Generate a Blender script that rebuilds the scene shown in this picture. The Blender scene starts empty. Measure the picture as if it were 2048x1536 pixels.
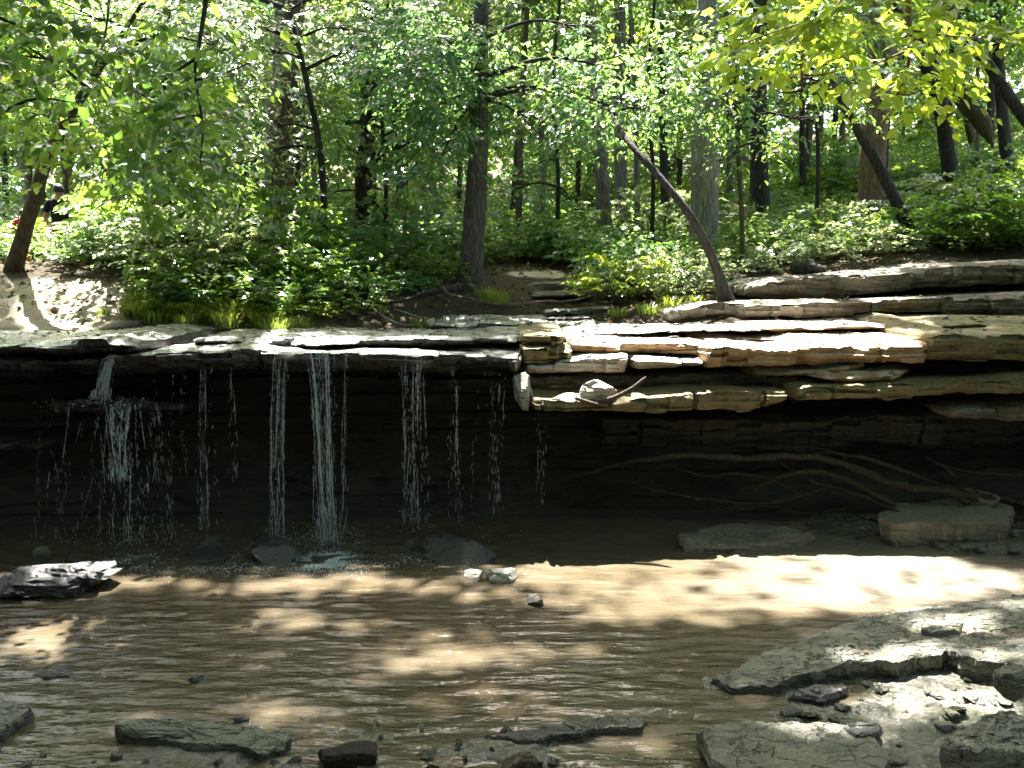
import bpy, math, random
import numpy as np
from mathutils import Vector

random.seed(11)
RNG = np.random.default_rng(11)
scene = bpy.context.scene
COL = scene.collection

# ------------------------------------------------------------------ camera maths (pixels of a 2048 x 1536 picture)
FPX, HC, HORIZON = 1774.0, 2.6, 575.0
PITCH = math.atan((768 - HORIZON) / FPX)
CP, SP = math.cos(PITCH), math.sin(PITCH)


def ray(px, py):
    u = (px - 1024) / FPX
    v = (768 - py) / FPX
    return u, CP + v * SP, -SP + v * CP


def atY(px, py, Y):
    a, b, c = ray(px, py)
    t = Y / b
    return np.array([a * t, Y, HC + c * t])


def atZ(px, py, z):
    a, b, c = ray(px, py)
    t = (z - HC) / c
    return np.array([a * t, b * t, z])


def to_px(P):
    P = np.asarray(P, float)
    x, y, z = P[..., 0], P[..., 1], P[..., 2] - HC
    dep = y * CP - z * SP
    up = y * SP + z * CP
    dep = np.where(dep < 0.05, 0.05, dep)
    return 1024 + FPX * x / dep, 768 - FPX * up / dep


SUN_EL, SUN_AZ = math.radians(64), math.radians(-10)      # azimuth from +Y, negative to the left
SUN = np.array([math.cos(SUN_EL) * math.sin(SUN_AZ), math.cos(SUN_EL) * math.cos(SUN_AZ), math.sin(SUN_EL)])

# ------------------------------------------------------------------ noise


def _hash(i, j, k, s):
    h = (i.astype(np.int64) * 374761393 + j.astype(np.int64) * 668265263 + k.astype(np.int64) * 2147483647 + s * 974711) & 0xFFFFFFFF
    h = ((h ^ (h >> 13)) * 1274126177) & 0xFFFFFFFF
    h = ((h ^ (h >> 16)) * 2246822519) & 0xFFFFFFFF
    return ((h ^ (h >> 15)) & 0xFFFFFF) / float(0xFFFFFF)


def vnoise(p, s=0):
    p = np.asarray(p, float)
    f = np.floor(p)
    t = p - f
    t = t * t * (3 - 2 * t)
    i, j, k = f[..., 0], f[..., 1], f[..., 2]
    r = 0
    for a in (0, 1):
        wa = t[..., 0] if a else 1 - t[..., 0]
        for b in (0, 1):
            wb = t[..., 1] if b else 1 - t[..., 1]
            for c in (0, 1):
                wc = t[..., 2] if c else 1 - t[..., 2]
                r = r + wa * wb * wc * _hash(i + a, j + b, k + c, s)
    return r * 2 - 1


def fbm(p, o=4, s=0, gain=0.5):
    p = np.asarray(p, float)
    a, r, n = 1.0, 0, 0
    for k in range(o):
        r = r + a * vnoise(p * (2.03 ** k) + 17.3 * k, s + k)
        n += a
        a *= gain
    return r / n


def xyz(x, y, z=0.0):
    x, y, z = np.broadcast_arrays(np.asarray(x, float), np.asarray(y, float), np.asarray(z, float))
    return np.stack([x, y, z], -1)


def sstep(a, b, x):
    t = np.clip((np.asarray(x, float) - a) / (b - a), 0, 1)
    return t * t * (3 - 2 * t)


def nrm(v):
    return v / np.maximum(np.linalg.norm(v, axis=-1, keepdims=True), 1e-9)


# ------------------------------------------------------------------ objects


def new_mesh(name, V, F, attr=None, smooth=True):
    """F: (n,k) array or list of such arrays; attr: value per face."""
    V = np.ascontiguousarray(V, dtype=np.float32)
    Fs = [np.asarray(f, dtype=np.int32) for f in (F if isinstance(F, list) else [F]) if len(f)]
    me = bpy.data.meshes.new(name)
    nl = sum(f.size for f in Fs)
    nf = sum(len(f) for f in Fs)
    me.vertices.add(len(V))
    me.vertices.foreach_set('co', V.ravel())
    me.loops.add(nl)
    me.polygons.add(nf)
    me.loops.foreach_set('vertex_index', np.concatenate([f.ravel() for f in Fs]))
    st, o = [], 0
    for f in Fs:
        st.append(o + np.arange(len(f)) * f.shape[1])
        o += f.size
    me.polygons.foreach_set('loop_start', np.concatenate(st).astype(np.int32))
    me.polygons.foreach_set('use_smooth', np.full(nf, smooth, dtype=bool))
    me.update(calc_edges=True)
    if attr is not None:
        a = me.attributes.new('v', 'FLOAT', 'FACE')
        a.data.foreach_set('value', np.asarray(attr, dtype=np.float32))
    return me


def link(name, me, mat=None, parent=None):
    o = bpy.data.objects.new(name, me)
    COL.objects.link(o)
    if mat is not None and me is not None and not me.materials:
        me.materials.append(mat)
    if parent is not None:
        o.parent = parent
    return o


def obj(name, V, F, mat, parent=None, attr=None, smooth=True):
    me = new_mesh(name, V, F, attr, smooth)
    o = link(name, me, mat, parent)
    if parent is not None:
        # parents are Empties that may stand anywhere: keep world coordinates
        o.matrix_parent_inverse = parent_matrix(parent).inverted()
    return o


def parent_matrix(p):
    from mathutils import Matrix, Euler
    m = Matrix.LocRotScale(p.location, Euler(p.rotation_euler), p.scale)
    if p.parent is not None:
        m = parent_matrix(p.parent) @ p.matrix_parent_inverse @ m
    return m


def tag(o, label=None, cat=None, group=None, kind=None):
    if label: o['label'] = label
    if cat: o['category'] = cat
    if group: o['group'] = group
    if kind: o['kind'] = kind
    return o


def empty(name, loc, label, cat, group=None):
    o = bpy.data.objects.new(name, None)
    COL.objects.link(o)
    o.location = [float(c) for c in loc]
    o.empty_display_size = 0.2
    return tag(o, label, cat, group)


class MB:
    """collects vertices and faces"""
    def __init__(s):
        s.V, s.F, s.n = [], {}, 0

    def add(s, V, F):
        F = F if isinstance(F, list) else [F]
        for f in F:
            f = np.asarray(f)
            if len(f):
                s.F.setdefault(f.shape[1], []).append(f + s.n)
        s.V.append(np.asarray(V, float))
        s.n += len(V)

    def get(s):
        return np.concatenate(s.V), [np.concatenate(f) for f in s.F.values()]


def grid_faces(n, m, wrap=False):
    """n rows, m columns; wrap columns"""
    i = np.arange(n - 1)[:, None]
    j = np.arange(m if wrap else m - 1)[None, :]
    j2 = (j + 1) % m
    return np.stack([i * m + j, i * m + j2, (i + 1) * m + j2, (i + 1) * m + j], -1).reshape(-1, 4)


def catmull(P, n):
    P = np.asarray(P, float)
    if len(P) == 2:
        t = np.linspace(0, 1, n)[:, None]
        return P[0] * (1 - t) + P[1] * t
    Q = np.vstack([2 * P[0] - P[1], P, 2 * P[-1] - P[-2]])
    out = []
    u = np.linspace(0, len(P) - 1, n)
    for s in u:
        i = min(int(s), len(P) - 2)
        t = s - i
        a, b, c, d = Q[i], Q[i + 1], Q[i + 2], Q[i + 3]
        out.append(0.5 * (2 * b + (c - a) * t + (2 * a - 5 * b + 4 * c - d) * t * t + (3 * b - a - 3 * c + d) * t ** 3))
    return np.array(out)


def tube(path, rad, sides=8, rough=0.0, freq=6.0, seed=0, cap=True, ridge=0.0):
    path = np.asarray(path, float)
    n = len(path)
    rad = np.broadcast_to(np.asarray(rad, float), (n,))
    T = nrm(np.gradient(path, axis=0))
    ref = np.array([1.0, 0.03, 0.02]) if abs(T[:, 0]).mean() < 0.8 else np.array([0.02, 0.03, 1.0])
    A = nrm(np.cross(T, ref))
    B = np.cross(T, A)
    th = np.linspace(0, 2 * np.pi, sides, endpoint=False)
    ring = A[:, None, :] * np.cos(th)[None, :, None] + B[:, None, :] * np.sin(th)[None, :, None]
    r = np.repeat(rad[:, None], sides, 1)
    if rough or ridge:
        base = path[:, None, :] + ring * r[..., None]
        if rough:
            r = r * (1 + rough * fbm(base * freq, 3, seed))
        if ridge:
            L = np.concatenate([[0], np.cumsum(np.linalg.norm(np.diff(path, axis=0), axis=1))])
            q = np.stack([np.cos(th)[None, :] * 3.2 + 0 * r, np.sin(th)[None, :] * 3.2 + 0 * r, L[:, None] * 1.3 + 0 * r], -1)
            r = r * (1 + ridge * (1 - 2 * abs(fbm(q * 1.6, 2, seed + 5))))
    V = (path[:, None, :] + ring * r[..., None]).reshape(-1, 3)
    F = [grid_faces(n, sides, True)]
    if cap:
        V = np.vstack([V, path[:1], path[-1:]])
        k = np.arange(sides)
        F.append(np.stack([np.full(sides, n * sides), (k + 1) % sides, k], -1))
        b = (n - 1) * sides
        F.append(np.stack([np.full(sides, n * sides + 1), b + k, b + (k + 1) % sides], -1))
    return V, F


# ------------------------------------------------------------------ materials


def nodes_of(name):
    m = bpy.data.materials.new(name)
    m.use_nodes = True
    nt = m.node_tree
    nt.nodes.clear()
    return m, nt


class NT:
    def __init__(s, nt):
        s.t = nt

    def n(s, typ, ins=None, **kw):
        x = s.t.nodes.new(typ)
        for k, v in kw.items():
            setattr(x, k, v)
        for k, v in (ins or {}).items():
            s.put(x, k, v)
        return x

    def put(s, x, k, v):
        sock = x.inputs[k]
        if isinstance(v, bpy.types.NodeSocket):
            s.t.links.new(v, sock)
        else:
            sock.default_value = v

    def ramp(s, fac, stops):
        x = s.n('ShaderNodeValToRGB')
        s.t.links.new(fac, x.inputs[0])
        e = x.color_ramp.elements
        while len(e) < len(stops):
            e.new(0.5)
        for el, (p, c) in zip(e, stops):
            el.position = p
            el.color = (*c, 1) if len(c) == 3 else c
        return x.outputs[0]

    def noise(s, vec, scale, detail=4, rough=0.55, out='Fac'):
        return s.n('ShaderNodeTexNoise', {'Vector': vec, 'Scale': scale, 'Detail': detail, 'Roughness': rough}).outputs[out]

    def mix(s, fac, a, b, blend='MIX'):
        x = s.n('ShaderNodeMix', data_type='RGBA', blend_type=blend)
        for k, v in ((0, fac), (6, a), (7, b)):
            if isinstance(v, bpy.types.NodeSocket):
                s.t.links.new(v, x.inputs[k])
            else:
                x.inputs[k].default_value = v if k == 0 else (*v, 1)
        return x.outputs[2]

    def math(s, op, a, b=0.0, c=None, clamp=False):
        x = s.n('ShaderNodeMath', operation=op, use_clamp=clamp)
        s.put(x, 0, a)
        s.put(x, 1, b)
        if c is not None:
            s.put(x, 2, c)
        return x.outputs[0]

    def mapping(s, vec, scale=(1, 1, 1)):
        return s.n('ShaderNodeMapping', {'Vector': vec, 'Scale': scale}).outputs[0]

    def bump(s, h, strength, dist):
        return s.n('ShaderNodeBump', {'Height': h, 'Strength': strength, 'Distance': dist}).outputs[0]

    def out(s, sh):
        o = s.n('ShaderNodeOutputMaterial')
        s.t.links.new(sh, o.inputs[0])


def pos(k):
    return k.n('ShaderNodeNewGeometry').outputs['Position']


def leaf_mat(name, base, trans, tmix=0.42, rough=0.27, spec=1.0, dry=None):
    m, nt = nodes_of(name)
    k = NT(nt)
    v = k.n('ShaderNodeAttribute', attribute_name='v').outputs['Fac']
    oi = k.n('ShaderNodeObjectInfo').outputs['Random']
    var = k.math('MULTIPLY_ADD', oi, 0.35, k.math('MULTIPLY', v, 0.65))
    dk = tuple(c * 0.6 for c in base)
    lt = (base[0] * 1.75, base[1] * 1.35, base[2] * 1.0)
    stops = [(0.0, (dk[0] * 0.8, dk[1], dk[2] * 1.5)), (0.45, base), (0.9, lt)]
    if dry:
        stops += [(0.97, lt), (1.0, dry)]
    c = k.ramp(var, stops)
    t2 = k.ramp(var, [(0.0, (trans[0] * 0.5, trans[1] * 0.75, trans[2] * 1.3)), (0.5, trans), (1.0, (trans[0] * 1.35, trans[1] * 1.15, trans[2]))])
    p = k.n('ShaderNodeBsdfPrincipled', {'Base Color': c, 'Roughness': rough, 'Specular IOR Level': spec})
    t = k.n('ShaderNodeBsdfTranslucent', {'Color': t2})
    x = k.n('ShaderNodeMixShader', {0: tmix, 1: p.outputs[0], 2: t.outputs[0]})
    k.out(x.outputs[0])
    return m


def bark_mat(name, a, b, moss=None, scale=1.0, rough=0.9):
    m, nt = nodes_of(name)
    k = NT(nt)
    P = pos(k)
    q = k.mapping(P, (9 * scale, 9 * scale, 1.6 * scale))
    n1 = k.noise(q, 3.0, 5, 0.6)
    n2 = k.noise(P, 1.7, 3)
    c = k.ramp(n1, [(0.3, tuple(x * 0.55 for x in a)), (0.5, a), (0.72, b)])
    if moss:
        f = k.ramp(n2, [(0.48, (0, 0, 0)), (0.66, (1, 1, 1))])
        c = k.mix(k.math('MULTIPLY', f, 0.6), c, moss)
    bp = k.bump(n1, 0.9, 0.03)
    p = k.n('ShaderNodeBsdfPrincipled', {'Base Color': c, 'Roughness': rough, 'Specular IOR Level': 0.25, 'Normal': bp})
    k.out(p.outputs[0])
    return m


def rock_mat(name, a, b, dark, rough=0.8, moss=None, moss_amt=0.5, spec=0.4, bump=0.6, wet=0.0, strata=1.0, scale=1.0, pale_top=None, line=False):
    """layered limestone: a / b blotches, dark cracks and stains, moss on what faces up"""
    m, nt = nodes_of(name)
    k = NT(nt)
    P = pos(k)
    big = k.noise(P, 1.6 * scale, 4, 0.6)
    mid = k.noise(P, 7 * scale, 5, 0.62)
    fine = k.noise(P, 38 * scale, 6, 0.65)
    lay = k.noise(k.mapping(P, (0.8, 0.8, 16)), 1.6 * scale, 5, 0.6)
    c = k.ramp(k.math('ADD', k.math('MULTIPLY', big, 0.55), k.math('MULTIPLY', mid, 0.45)), [(0.36, a), (0.62, b)])
    st = k.ramp(lay, [(0.34, (0, 0, 0)), (0.47, (1, 1, 1))])
    c = k.mix(k.math('MULTIPLY', k.math('SUBTRACT', 1.0, st), 0.6 * strata), c, dark)
    sp = k.ramp(fine, [(0.36, (0, 0, 0)), (0.5, (1, 1, 1))])
    c = k.mix(k.math('MULTIPLY', k.math('SUBTRACT', 1.0, sp), 0.5), c, dark)
    nz = k.n('ShaderNodeSeparateXYZ', {0: k.n('ShaderNodeNewGeometry').outputs['Normal']}).outputs[2]
    if moss:
        f = k.ramp(k.math('ADD', k.math('MULTIPLY', mid, 0.6), k.math('MULTIPLY', big, 0.4)), [(0.44, (0, 0, 0)), (0.6, (1, 1, 1))])
        up = k.ramp(nz, [(0.1, (0.25, 0.25, 0.25)), (0.7, (1, 1, 1))])
        c = k.mix(k.math('MULTIPLY', k.math('MULTIPLY', f, up), moss_amt), c, moss)
    if pale_top:
        up = k.ramp(nz, [(0.55, (0, 0, 0)), (0.9, (1, 1, 1))])
        f = k.ramp(k.noise(P, 5, 4), [(0.36, (0, 0, 0)), (0.55, (1, 1, 1))])
        c = k.mix(k.math('MULTIPLY', k.math('MULTIPLY', f, up), 0.75), c, pale_top)  # tops painted paler: blown-out sun on dry rock, water glare on wet
    if line:
        cr = k.n('ShaderNodeTexVoronoi', {'Vector': k.n('ShaderNodeVectorMath', {0: k.mapping(P, (1.0, 1.9, 2.5)), 1: k.n('ShaderNodeTexNoise', {'Vector': P, 'Scale': 3.0, 'Detail': 4}).outputs['Color']}, operation='ADD').outputs[0], 'Scale': 2.6}, feature='DISTANCE_TO_EDGE').outputs['Distance']
        crk = k.ramp(cr, [(0.0, (1, 1, 1)), (0.035, (0, 0, 0))])
        c = k.mix(k.math('MULTIPLY', k.math('MULTIPLY', crk, st), 0.85), c, dark)
        spk = k.ramp(k.noise(P, 95, 3, 0.6), [(0.60, (0, 0, 0)), (0.70, (1, 1, 1))])
        c = k.mix(k.math('MULTIPLY', spk, 0.35), c, (0.5, 0.48, 0.42))
        z = k.n('ShaderNodeSeparateXYZ', {0: P}).outputs[2]
        wl = k.ramp(k.math('ADD', z, k.math('MULTIPLY', k.math('SUBTRACT', mid, 0.5), 0.10)), [(0.035, (1, 1, 1)), (0.06, (0, 0, 0))])
        c = k.mix(k.math('MULTIPLY', wl, 0.75), c, (0.018, 0.016, 0.012))
    h = k.math('ADD', k.math('MULTIPLY', lay, 0.5 * strata), k.math('ADD', k.math('MULTIPLY', mid, 0.7), k.math('MULTIPLY', fine, 0.35)))
    if line:
        h = k.math('SUBTRACT', h, k.math('MULTIPLY', crk, 0.5))
    bp = k.bump(h, bump, 0.05)
    r = k.ramp(mid, [(0.35, (max(rough - 0.18, 0.05),) * 3), (0.65, (min(rough + 0.12, 1),) * 3)])
    ins = {'Base Color': c, 'Roughness': r, 'Specular IOR Level': spec, 'Normal': bp}
    if wet:
        ins['Coat Weight'] = wet
        ins['Coat Roughness'] = 0.12
        ins['Coat IOR'] = 1.33
        ins['Coat Normal'] = k.bump(k.math('ADD', k.math('MULTIPLY', mid, 0.8), k.math('MULTIPLY', fine, 0.25)), 0.7, 0.04)
    p = k.n('ShaderNodeBsdfPrincipled', ins)
    k.out(p.outputs[0])
    return m


def plain_mat(name, col, rough=0.8, spec=0.3, var=0.25, scale=20):
    m, nt = nodes_of(name)
    k = NT(nt)
    n = k.noise(pos(k), scale, 4)
    c = k.ramp(n, [(0.3, tuple(x * (1 - var) for x in col)), (0.7, tuple(min(x * (1 + var), 1) for x in col))])
    p = k.n('ShaderNodeBsdfPrincipled', {'Base Color': c, 'Roughness': rough, 'Specular IOR Level': spec, 'Normal': k.bump(n, 0.3, 0.01)})
    k.out(p.outputs[0])
    return m


M = {}
M['leaf_mid'] = leaf_mat('leaf_mid', (0.062, 0.115, 0.044), (0.30, 0.45, 0.08), 0.45)
M['leaf_blue'] = leaf_mat('leaf_bluegreen', (0.06, 0.122, 0.062), (0.24, 0.43, 0.105), 0.42)
M['leaf_yellow'] = leaf_mat('leaf_yellow', (0.095, 0.15, 0.025), (0.50, 0.62, 0.045), 0.58)
M['leaf_dark'] = leaf_mat('leaf_dark', (0.055, 0.105, 0.034), (0.27, 0.44, 0.045), 0.46, dry=(0.25, 0.13, 0.02))
M['leaf_pale'] = leaf_mat('leaf_pale', (0.15, 0.19, 0.11), (0.42, 0.52, 0.19), 0.38, 0.27, 1.0)  # pale base colour paints the white sun glare on leaves
M['grass'] = leaf_mat('grass_blade', (0.10, 0.17, 0.03), (0.34, 0.42, 0.05), 0.45)
M['bark_grey'] = bark_mat('bark_grey', (0.12, 0.105, 0.095), (0.26, 0.24, 0.225))
M['bark_slate'] = bark_mat('bark_slate', (0.065, 0.055, 0.052), (0.135, 0.12, 0.112))
M['bark_grey_lit'] = bark_mat('bark_grey_lit', (0.19, 0.175, 0.16), (0.40, 0.375, 0.35))  # grey bark lightened to paint sunlight on the stout trunk
M['bark_dark'] = bark_mat('bark_dark', (0.032, 0.028, 0.025), (0.072, 0.063, 0.055))  # darkened so the shade of silhouetted trunks sits in the colour
M['bark_brown'] = bark_mat('bark_brown', (0.085, 0.062, 0.048), (0.17, 0.125, 0.095))
M['bark_red'] = bark_mat('bark_red', (0.16, 0.10, 0.075), (0.29, 0.20, 0.15))
M['bark_moss'] = bark_mat('bark_moss', (0.07, 0.055, 0.038), (0.14, 0.11, 0.075), (0.055, 0.065, 0.018))
M['root'] = bark_mat('root_bark', (0.036, 0.028, 0.020), (0.075, 0.058, 0.042), (0.03, 0.028, 0.012), 2.0)
M['deadwood'] = bark_mat('deadwood', (0.24, 0.20, 0.16), (0.46, 0.41, 0.35), None, 2.0)
M['limestone'] = rock_mat('limestone_dry', (0.33, 0.28, 0.20), (0.44, 0.40, 0.34), (0.07, 0.055, 0.038), 0.75, (0.10, 0.10, 0.03), 0.3, pale_top=(0.60, 0.58, 0.54))
M['limestone_orange'] = rock_mat('limestone_orange', (0.36, 0.19, 0.085), (0.42, 0.28, 0.15), (0.10, 0.045, 0.02), 0.75, (0.13, 0.11, 0.03), 0.25, pale_top=(0.62, 0.59, 0.54))  # orange pushed up to carry warm light bounced off the pool
M['limestone_olive'] = rock_mat('limestone_olive', (0.16, 0.125, 0.055), (0.23, 0.18, 0.09), (0.055, 0.042, 0.022), 0.8, (0.07, 0.08, 0.018), 0.55)
M['limestone_grey'] = rock_mat('limestone_grey', (0.15, 0.125, 0.092), (0.25, 0.22, 0.17), (0.04, 0.033, 0.024), 0.85, (0.06, 0.065, 0.022), 0.3, bump=0.9)
M['rock_wet'] = rock_mat('rock_wet', (0.045, 0.039, 0.033), (0.10, 0.088, 0.074), (0.014, 0.012, 0.010), 0.35, (0.035, 0.045, 0.018), 0.35, 0.5, 0.9, wet=0.8, pale_top=(0.40, 0.385, 0.36))  # its pale tops paint the glare of water running over the lip
M['rock_black'] = rock_mat('rock_black', (0.028, 0.024, 0.022), (0.055, 0.048, 0.042), (0.009, 0.008, 0.008), 0.4, None, 0, 0.5, 0.9, wet=0.7)
M['rock_shore'] = rock_mat('rock_shore', (0.14, 0.13, 0.095), (0.30, 0.285, 0.225), (0.028, 0.024, 0.017), 0.45, (0.085, 0.09, 0.03), 0.6, 0.5, 1.0, wet=0.5, scale=2.2, line=True)
M['cliff'] = rock_mat('cliff_rock', (0.017, 0.013, 0.010), (0.036, 0.028, 0.019), (0.006, 0.005, 0.005), 0.75, (0.03, 0.03, 0.012), 0.4, 0.3, 0.9)  # colour cut so the shaded recess turns near black
M['soil'] = plain_mat('soil', (0.075, 0.055, 0.038), 0.95, 0.1, 0.45, 9)
M['wood_twig'] = plain_mat('twig', (0.045, 0.034, 0.026), 0.9, 0.2, 0.3, 40)
M['twig_red'] = plain_mat('twig_reddish', (0.15, 0.075, 0.04), 0.8, 0.2, 0.3, 40)

# forest floor: soil, litter, sand where bare
def floor_mat():
    m, nt = nodes_of('forest_floor')
    k = NT(nt)
    P = pos(k)
    n = k.noise(P, 3.0, 6, 0.65)
    f = k.noise(P, 30, 5, 0.7)
    c = k.ramp(n, [(0.3, (0.028, 0.021, 0.014)), (0.5, (0.052, 0.039, 0.025)), (0.7, (0.04, 0.046, 0.018))])
    c = k.mix(k.ramp(f, [(0.5, (0, 0, 0)), (0.68, (0.7, 0.7, 0.7))]), c, (0.11, 0.08, 0.05))
    s = k.n('ShaderNodeAttribute', attribute_name='sand').outputs['Fac']
    sc = k.ramp(f, [(0.3, (0.30, 0.25, 0.18)), (0.6, (0.48, 0.43, 0.36))])
    sc = k.mix(k.ramp(n, [(0.45, (0, 0, 0)), (0.7, (1, 1, 1))]), sc, (0.34, 0.28, 0.15))
    c = k.mix(s, c, sc)
    p = k.n('ShaderNodeBsdfPrincipled', {'Base Color': c, 'Roughness': 0.95, 'Specular IOR Level': 0.15, 'Normal': k.bump(f, 0.7, 0.04)})
    k.out(p.outputs[0])
    return m


def bed_mat():
    m, nt = nodes_of('riverbed')
    k = NT(nt)
    P = pos(k)
    vo = k.n('ShaderNodeTexVoronoi', {'Vector': P, 'Scale': 22.0})
    f = k.noise(P, 45, 5, 0.7)
    n = k.noise(P, 2.5, 5, 0.6)
    c = k.ramp(vo.outputs['Color'], [(0.2, (0.085, 0.078, 0.058)), (0.5, (0.16, 0.15, 0.115)), (0.8, (0.25, 0.235, 0.19))])
    c = k.mix(k.ramp(n, [(0.45, (0, 0, 0)), (0.65, (0.75, 0.75, 0.75))]), c, (0.11, 0.115, 0.05))
    c = k.mix(k.ramp(f, [(0.35, (0.7, 0.7, 0.7)), (0.5, (0, 0, 0))]), c, (0.035, 0.03, 0.022))
    z = k.n('ShaderNodeSeparateXYZ', {0: P}).outputs[2]
    wet = k.ramp(z, [(0.0, (1, 1, 1)), (0.16, (0, 0, 0))])
    c = k.mix(k.math('MULTIPLY', wet, 0.5), c, (0.05, 0.045, 0.032))
    h = k.math('ADD', k.math('MULTIPLY', vo.outputs['Distance'], -0.8), k.math('MULTIPLY', f, 0.6))
    p = k.n('ShaderNodeBsdfPrincipled', {'Base Color': c, 'Roughness': k.ramp(z, [(0.0, (0.22,) * 3), (0.2, (0.5,) * 3)]), 'Specular IOR Level': 0.5,
                                         'Normal': k.bump(h, 0.8, 0.03), 'Coat Weight': 0.5, 'Coat Roughness': 0.15, 'Coat IOR': 1.33,
                                         'Coat Normal': k.bump(h, 0.5, 0.02)})
    k.out(p.outputs[0])
    return m


def pool_mat():
    m, nt = nodes_of('pool_water')
    k = NT(nt)
    P = pos(k)
    n = k.noise(k.mapping(P, (0.5, 1.2, 1)), 1.3, 4, 0.6)
    c = k.ramp(n, [(0.35, (0.072, 0.056, 0.033)), (0.65, (0.096, 0.078, 0.052))])
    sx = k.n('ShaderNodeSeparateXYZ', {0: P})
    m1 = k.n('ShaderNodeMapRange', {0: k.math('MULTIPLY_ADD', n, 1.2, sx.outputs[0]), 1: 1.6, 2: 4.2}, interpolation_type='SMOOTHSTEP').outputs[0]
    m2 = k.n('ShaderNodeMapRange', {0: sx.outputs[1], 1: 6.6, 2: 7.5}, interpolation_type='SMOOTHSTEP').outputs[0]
    c = k.mix(k.math('MULTIPLY', m1, m2), c, (0.17, 0.145, 0.11))       # paler colour painted for the sun's glare on the right of the pool
    h = k.noise(k.mapping(P, (0.32, 1.2, 1)), 7.5, 3, 0.5)
    h2 = k.noise(k.mapping(P, (0.5, 1.3, 1)), 42, 2, 0.5)
    hh = k.math('ADD', h, k.math('MULTIPLY', h2, 0.14))
    # silt in the water scatters light below the surface, so only the reflection follows the ripples
    up = k.n('ShaderNodeCombineXYZ', {0: 0.0, 1: 0.0, 2: 1.0}).outputs[0]
    nb = k.bump(hh, 1.0, 0.030)
    d = k.n('ShaderNodeBsdfDiffuse', {'Color': c, 'Normal': up})
    gl = k.n('ShaderNodeBsdfGlossy', {'Color': (1, 1, 1, 1), 'Roughness': 0.025, 'Normal': nb})
    fr = k.n('ShaderNodeFresnel', {'IOR': 1.33, 'Normal': nb}).outputs[0]
    x = k.n('ShaderNodeMixShader', {0: fr, 1: d.outputs[0], 2: gl.outputs[0]})
    k.out(x.outputs[0])
    return m


def fall_mat(name, whiteness=0.55):
    m, nt = nodes_of(name)
    k = NT(nt)
    p = k.n('ShaderNodeBsdfPrincipled', {'Base Color': (0.82, 0.87, 0.9, 1), 'Roughness': 0.12, 'IOR': 1.33, 'Transmission Weight': 1 - whiteness})
    k.out(p.outputs[0])
    return m


M['floor'] = floor_mat()
M['bed'] = bed_mat()
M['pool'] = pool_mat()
M['fall'] = fall_mat('falling_water', 0.45)
M['foam'] = fall_mat('foam', 0.95)


def sheet_mat(name, amount, white):
    m, nt = nodes_of(name)
    k = NT(nt)
    P = pos(k)
    n = k.noise(k.mapping(P, (1, 1, 0.07)), 70, 3, 0.6)
    n2 = k.noise(k.mapping(P, (1, 1, 0.35)), 14, 3, 0.6)
    a = k.ramp(k.math('MULTIPLY', n, k.math('MULTIPLY_ADD', n2, 1.1, 0.45)), [(0.50, (0, 0, 0)), (0.72, (1, 1, 1))])
    p = k.n('ShaderNodeBsdfPrincipled', {'Base Color': (0.72, 0.8, 0.82, 1), 'Roughness': 0.15, 'IOR': 1.33, 'Transmission Weight': 1 - white, 'Normal': k.bump(n, 0.6, 0.02)})
    t = k.n('ShaderNodeBsdfTransparent')
    x = k.n('ShaderNodeMixShader', {0: k.math('MULTIPLY', a, amount), 1: t.outputs[0], 2: p.outputs[0]})
    k.out(x.outputs[0])
    return m


M['sheet'] = sheet_mat('water_sheet', 0.55, 0.5)
M['sheet_dense'] = sheet_mat('water_sheet_dense', 0.85, 0.75)

# ------------------------------------------------------------------ where sun is wanted (canopy leaves cut away there)
# ellipses in picture space: cx, cy, rx, ry
LIT_POOL = [(1500, 1240, 260, 26, 0.75), (1180, 1185, 330, 40, 0.8), (930, 1310, 300, 50, 0.6), (640, 1250, 190, 18, 0.6), (600, 1440, 230, 34, 0.55), (110, 1290, 190, 60, 0.6), (1000, 1400, 200, 24, 0.6), (1900, 1420, 240, 90, 0.55), (1560, 1490, 190, 50, 0.6), (2010, 1124, 110, 12), (1960, 1300, 110, 22), (1990, 1372, 80, 26), (1570, 1485, 150, 34), (1720, 1275, 110, 12), (1800, 1440, 70, 22), (2000, 1240, 70, 16), (1560, 1172, 480, 48), (1900, 1160, 280, 46), (1700, 1180, 240, 60), (1420, 1170, 260, 52), (2060, 1152, 200, 44), (1330, 1215, 150, 30), (1560, 1225, 130, 24), (1250, 1150, 260, 34), (1240, 1238, 130, 22), (700, 1172, 420, 20), (150, 1176, 230, 26),
            (70, 1288, 125, 46), (735, 1254, 105, 14), (950, 1322, 165, 30), (1005, 1388, 75, 16), (520, 1428, 90, 20), (620, 1448, 60, 14),
            (1040, 1452, 85, 18), (185, 1464, 80, 22), (1830, 1365, 95, 26), (1960, 1420, 110, 34), (1530, 1490, 90, 24), (1660, 1510, 70, 20),
            (1480, 1335, 60, 10), (1780, 1220, 90, 12), (1950, 1290, 90, 20), (1860, 1470, 60, 18), (1240, 1510, 70, 14), (900, 1500, 60, 14), (430, 1500, 60, 8)]
SHADE_LEDGE = [(1010, 556, 170, 34), (1000, 572, 170, 20), (1780, 590, 330, 44), (2080, 690, 215, 60), (980, 606, 240, 46), (690, 610, 90, 40)]
LIT_LEDGE = [(120, 612, 175, 40), (520, 682, 620, 28), (1420, 668, 420, 36), (1600, 655, 250, 28), (1270, 716, 200, 22), (1180, 770, 90, 34), (1120, 802, 80, 18), (1990, 765, 90, 16),
             (540, 635, 60, 26), (1085, 545, 45, 8), (1320, 570, 120, 70), (420, 470, 190, 90), (1900, 340, 220, 60), (1700, 470, 150, 60)]


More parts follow.
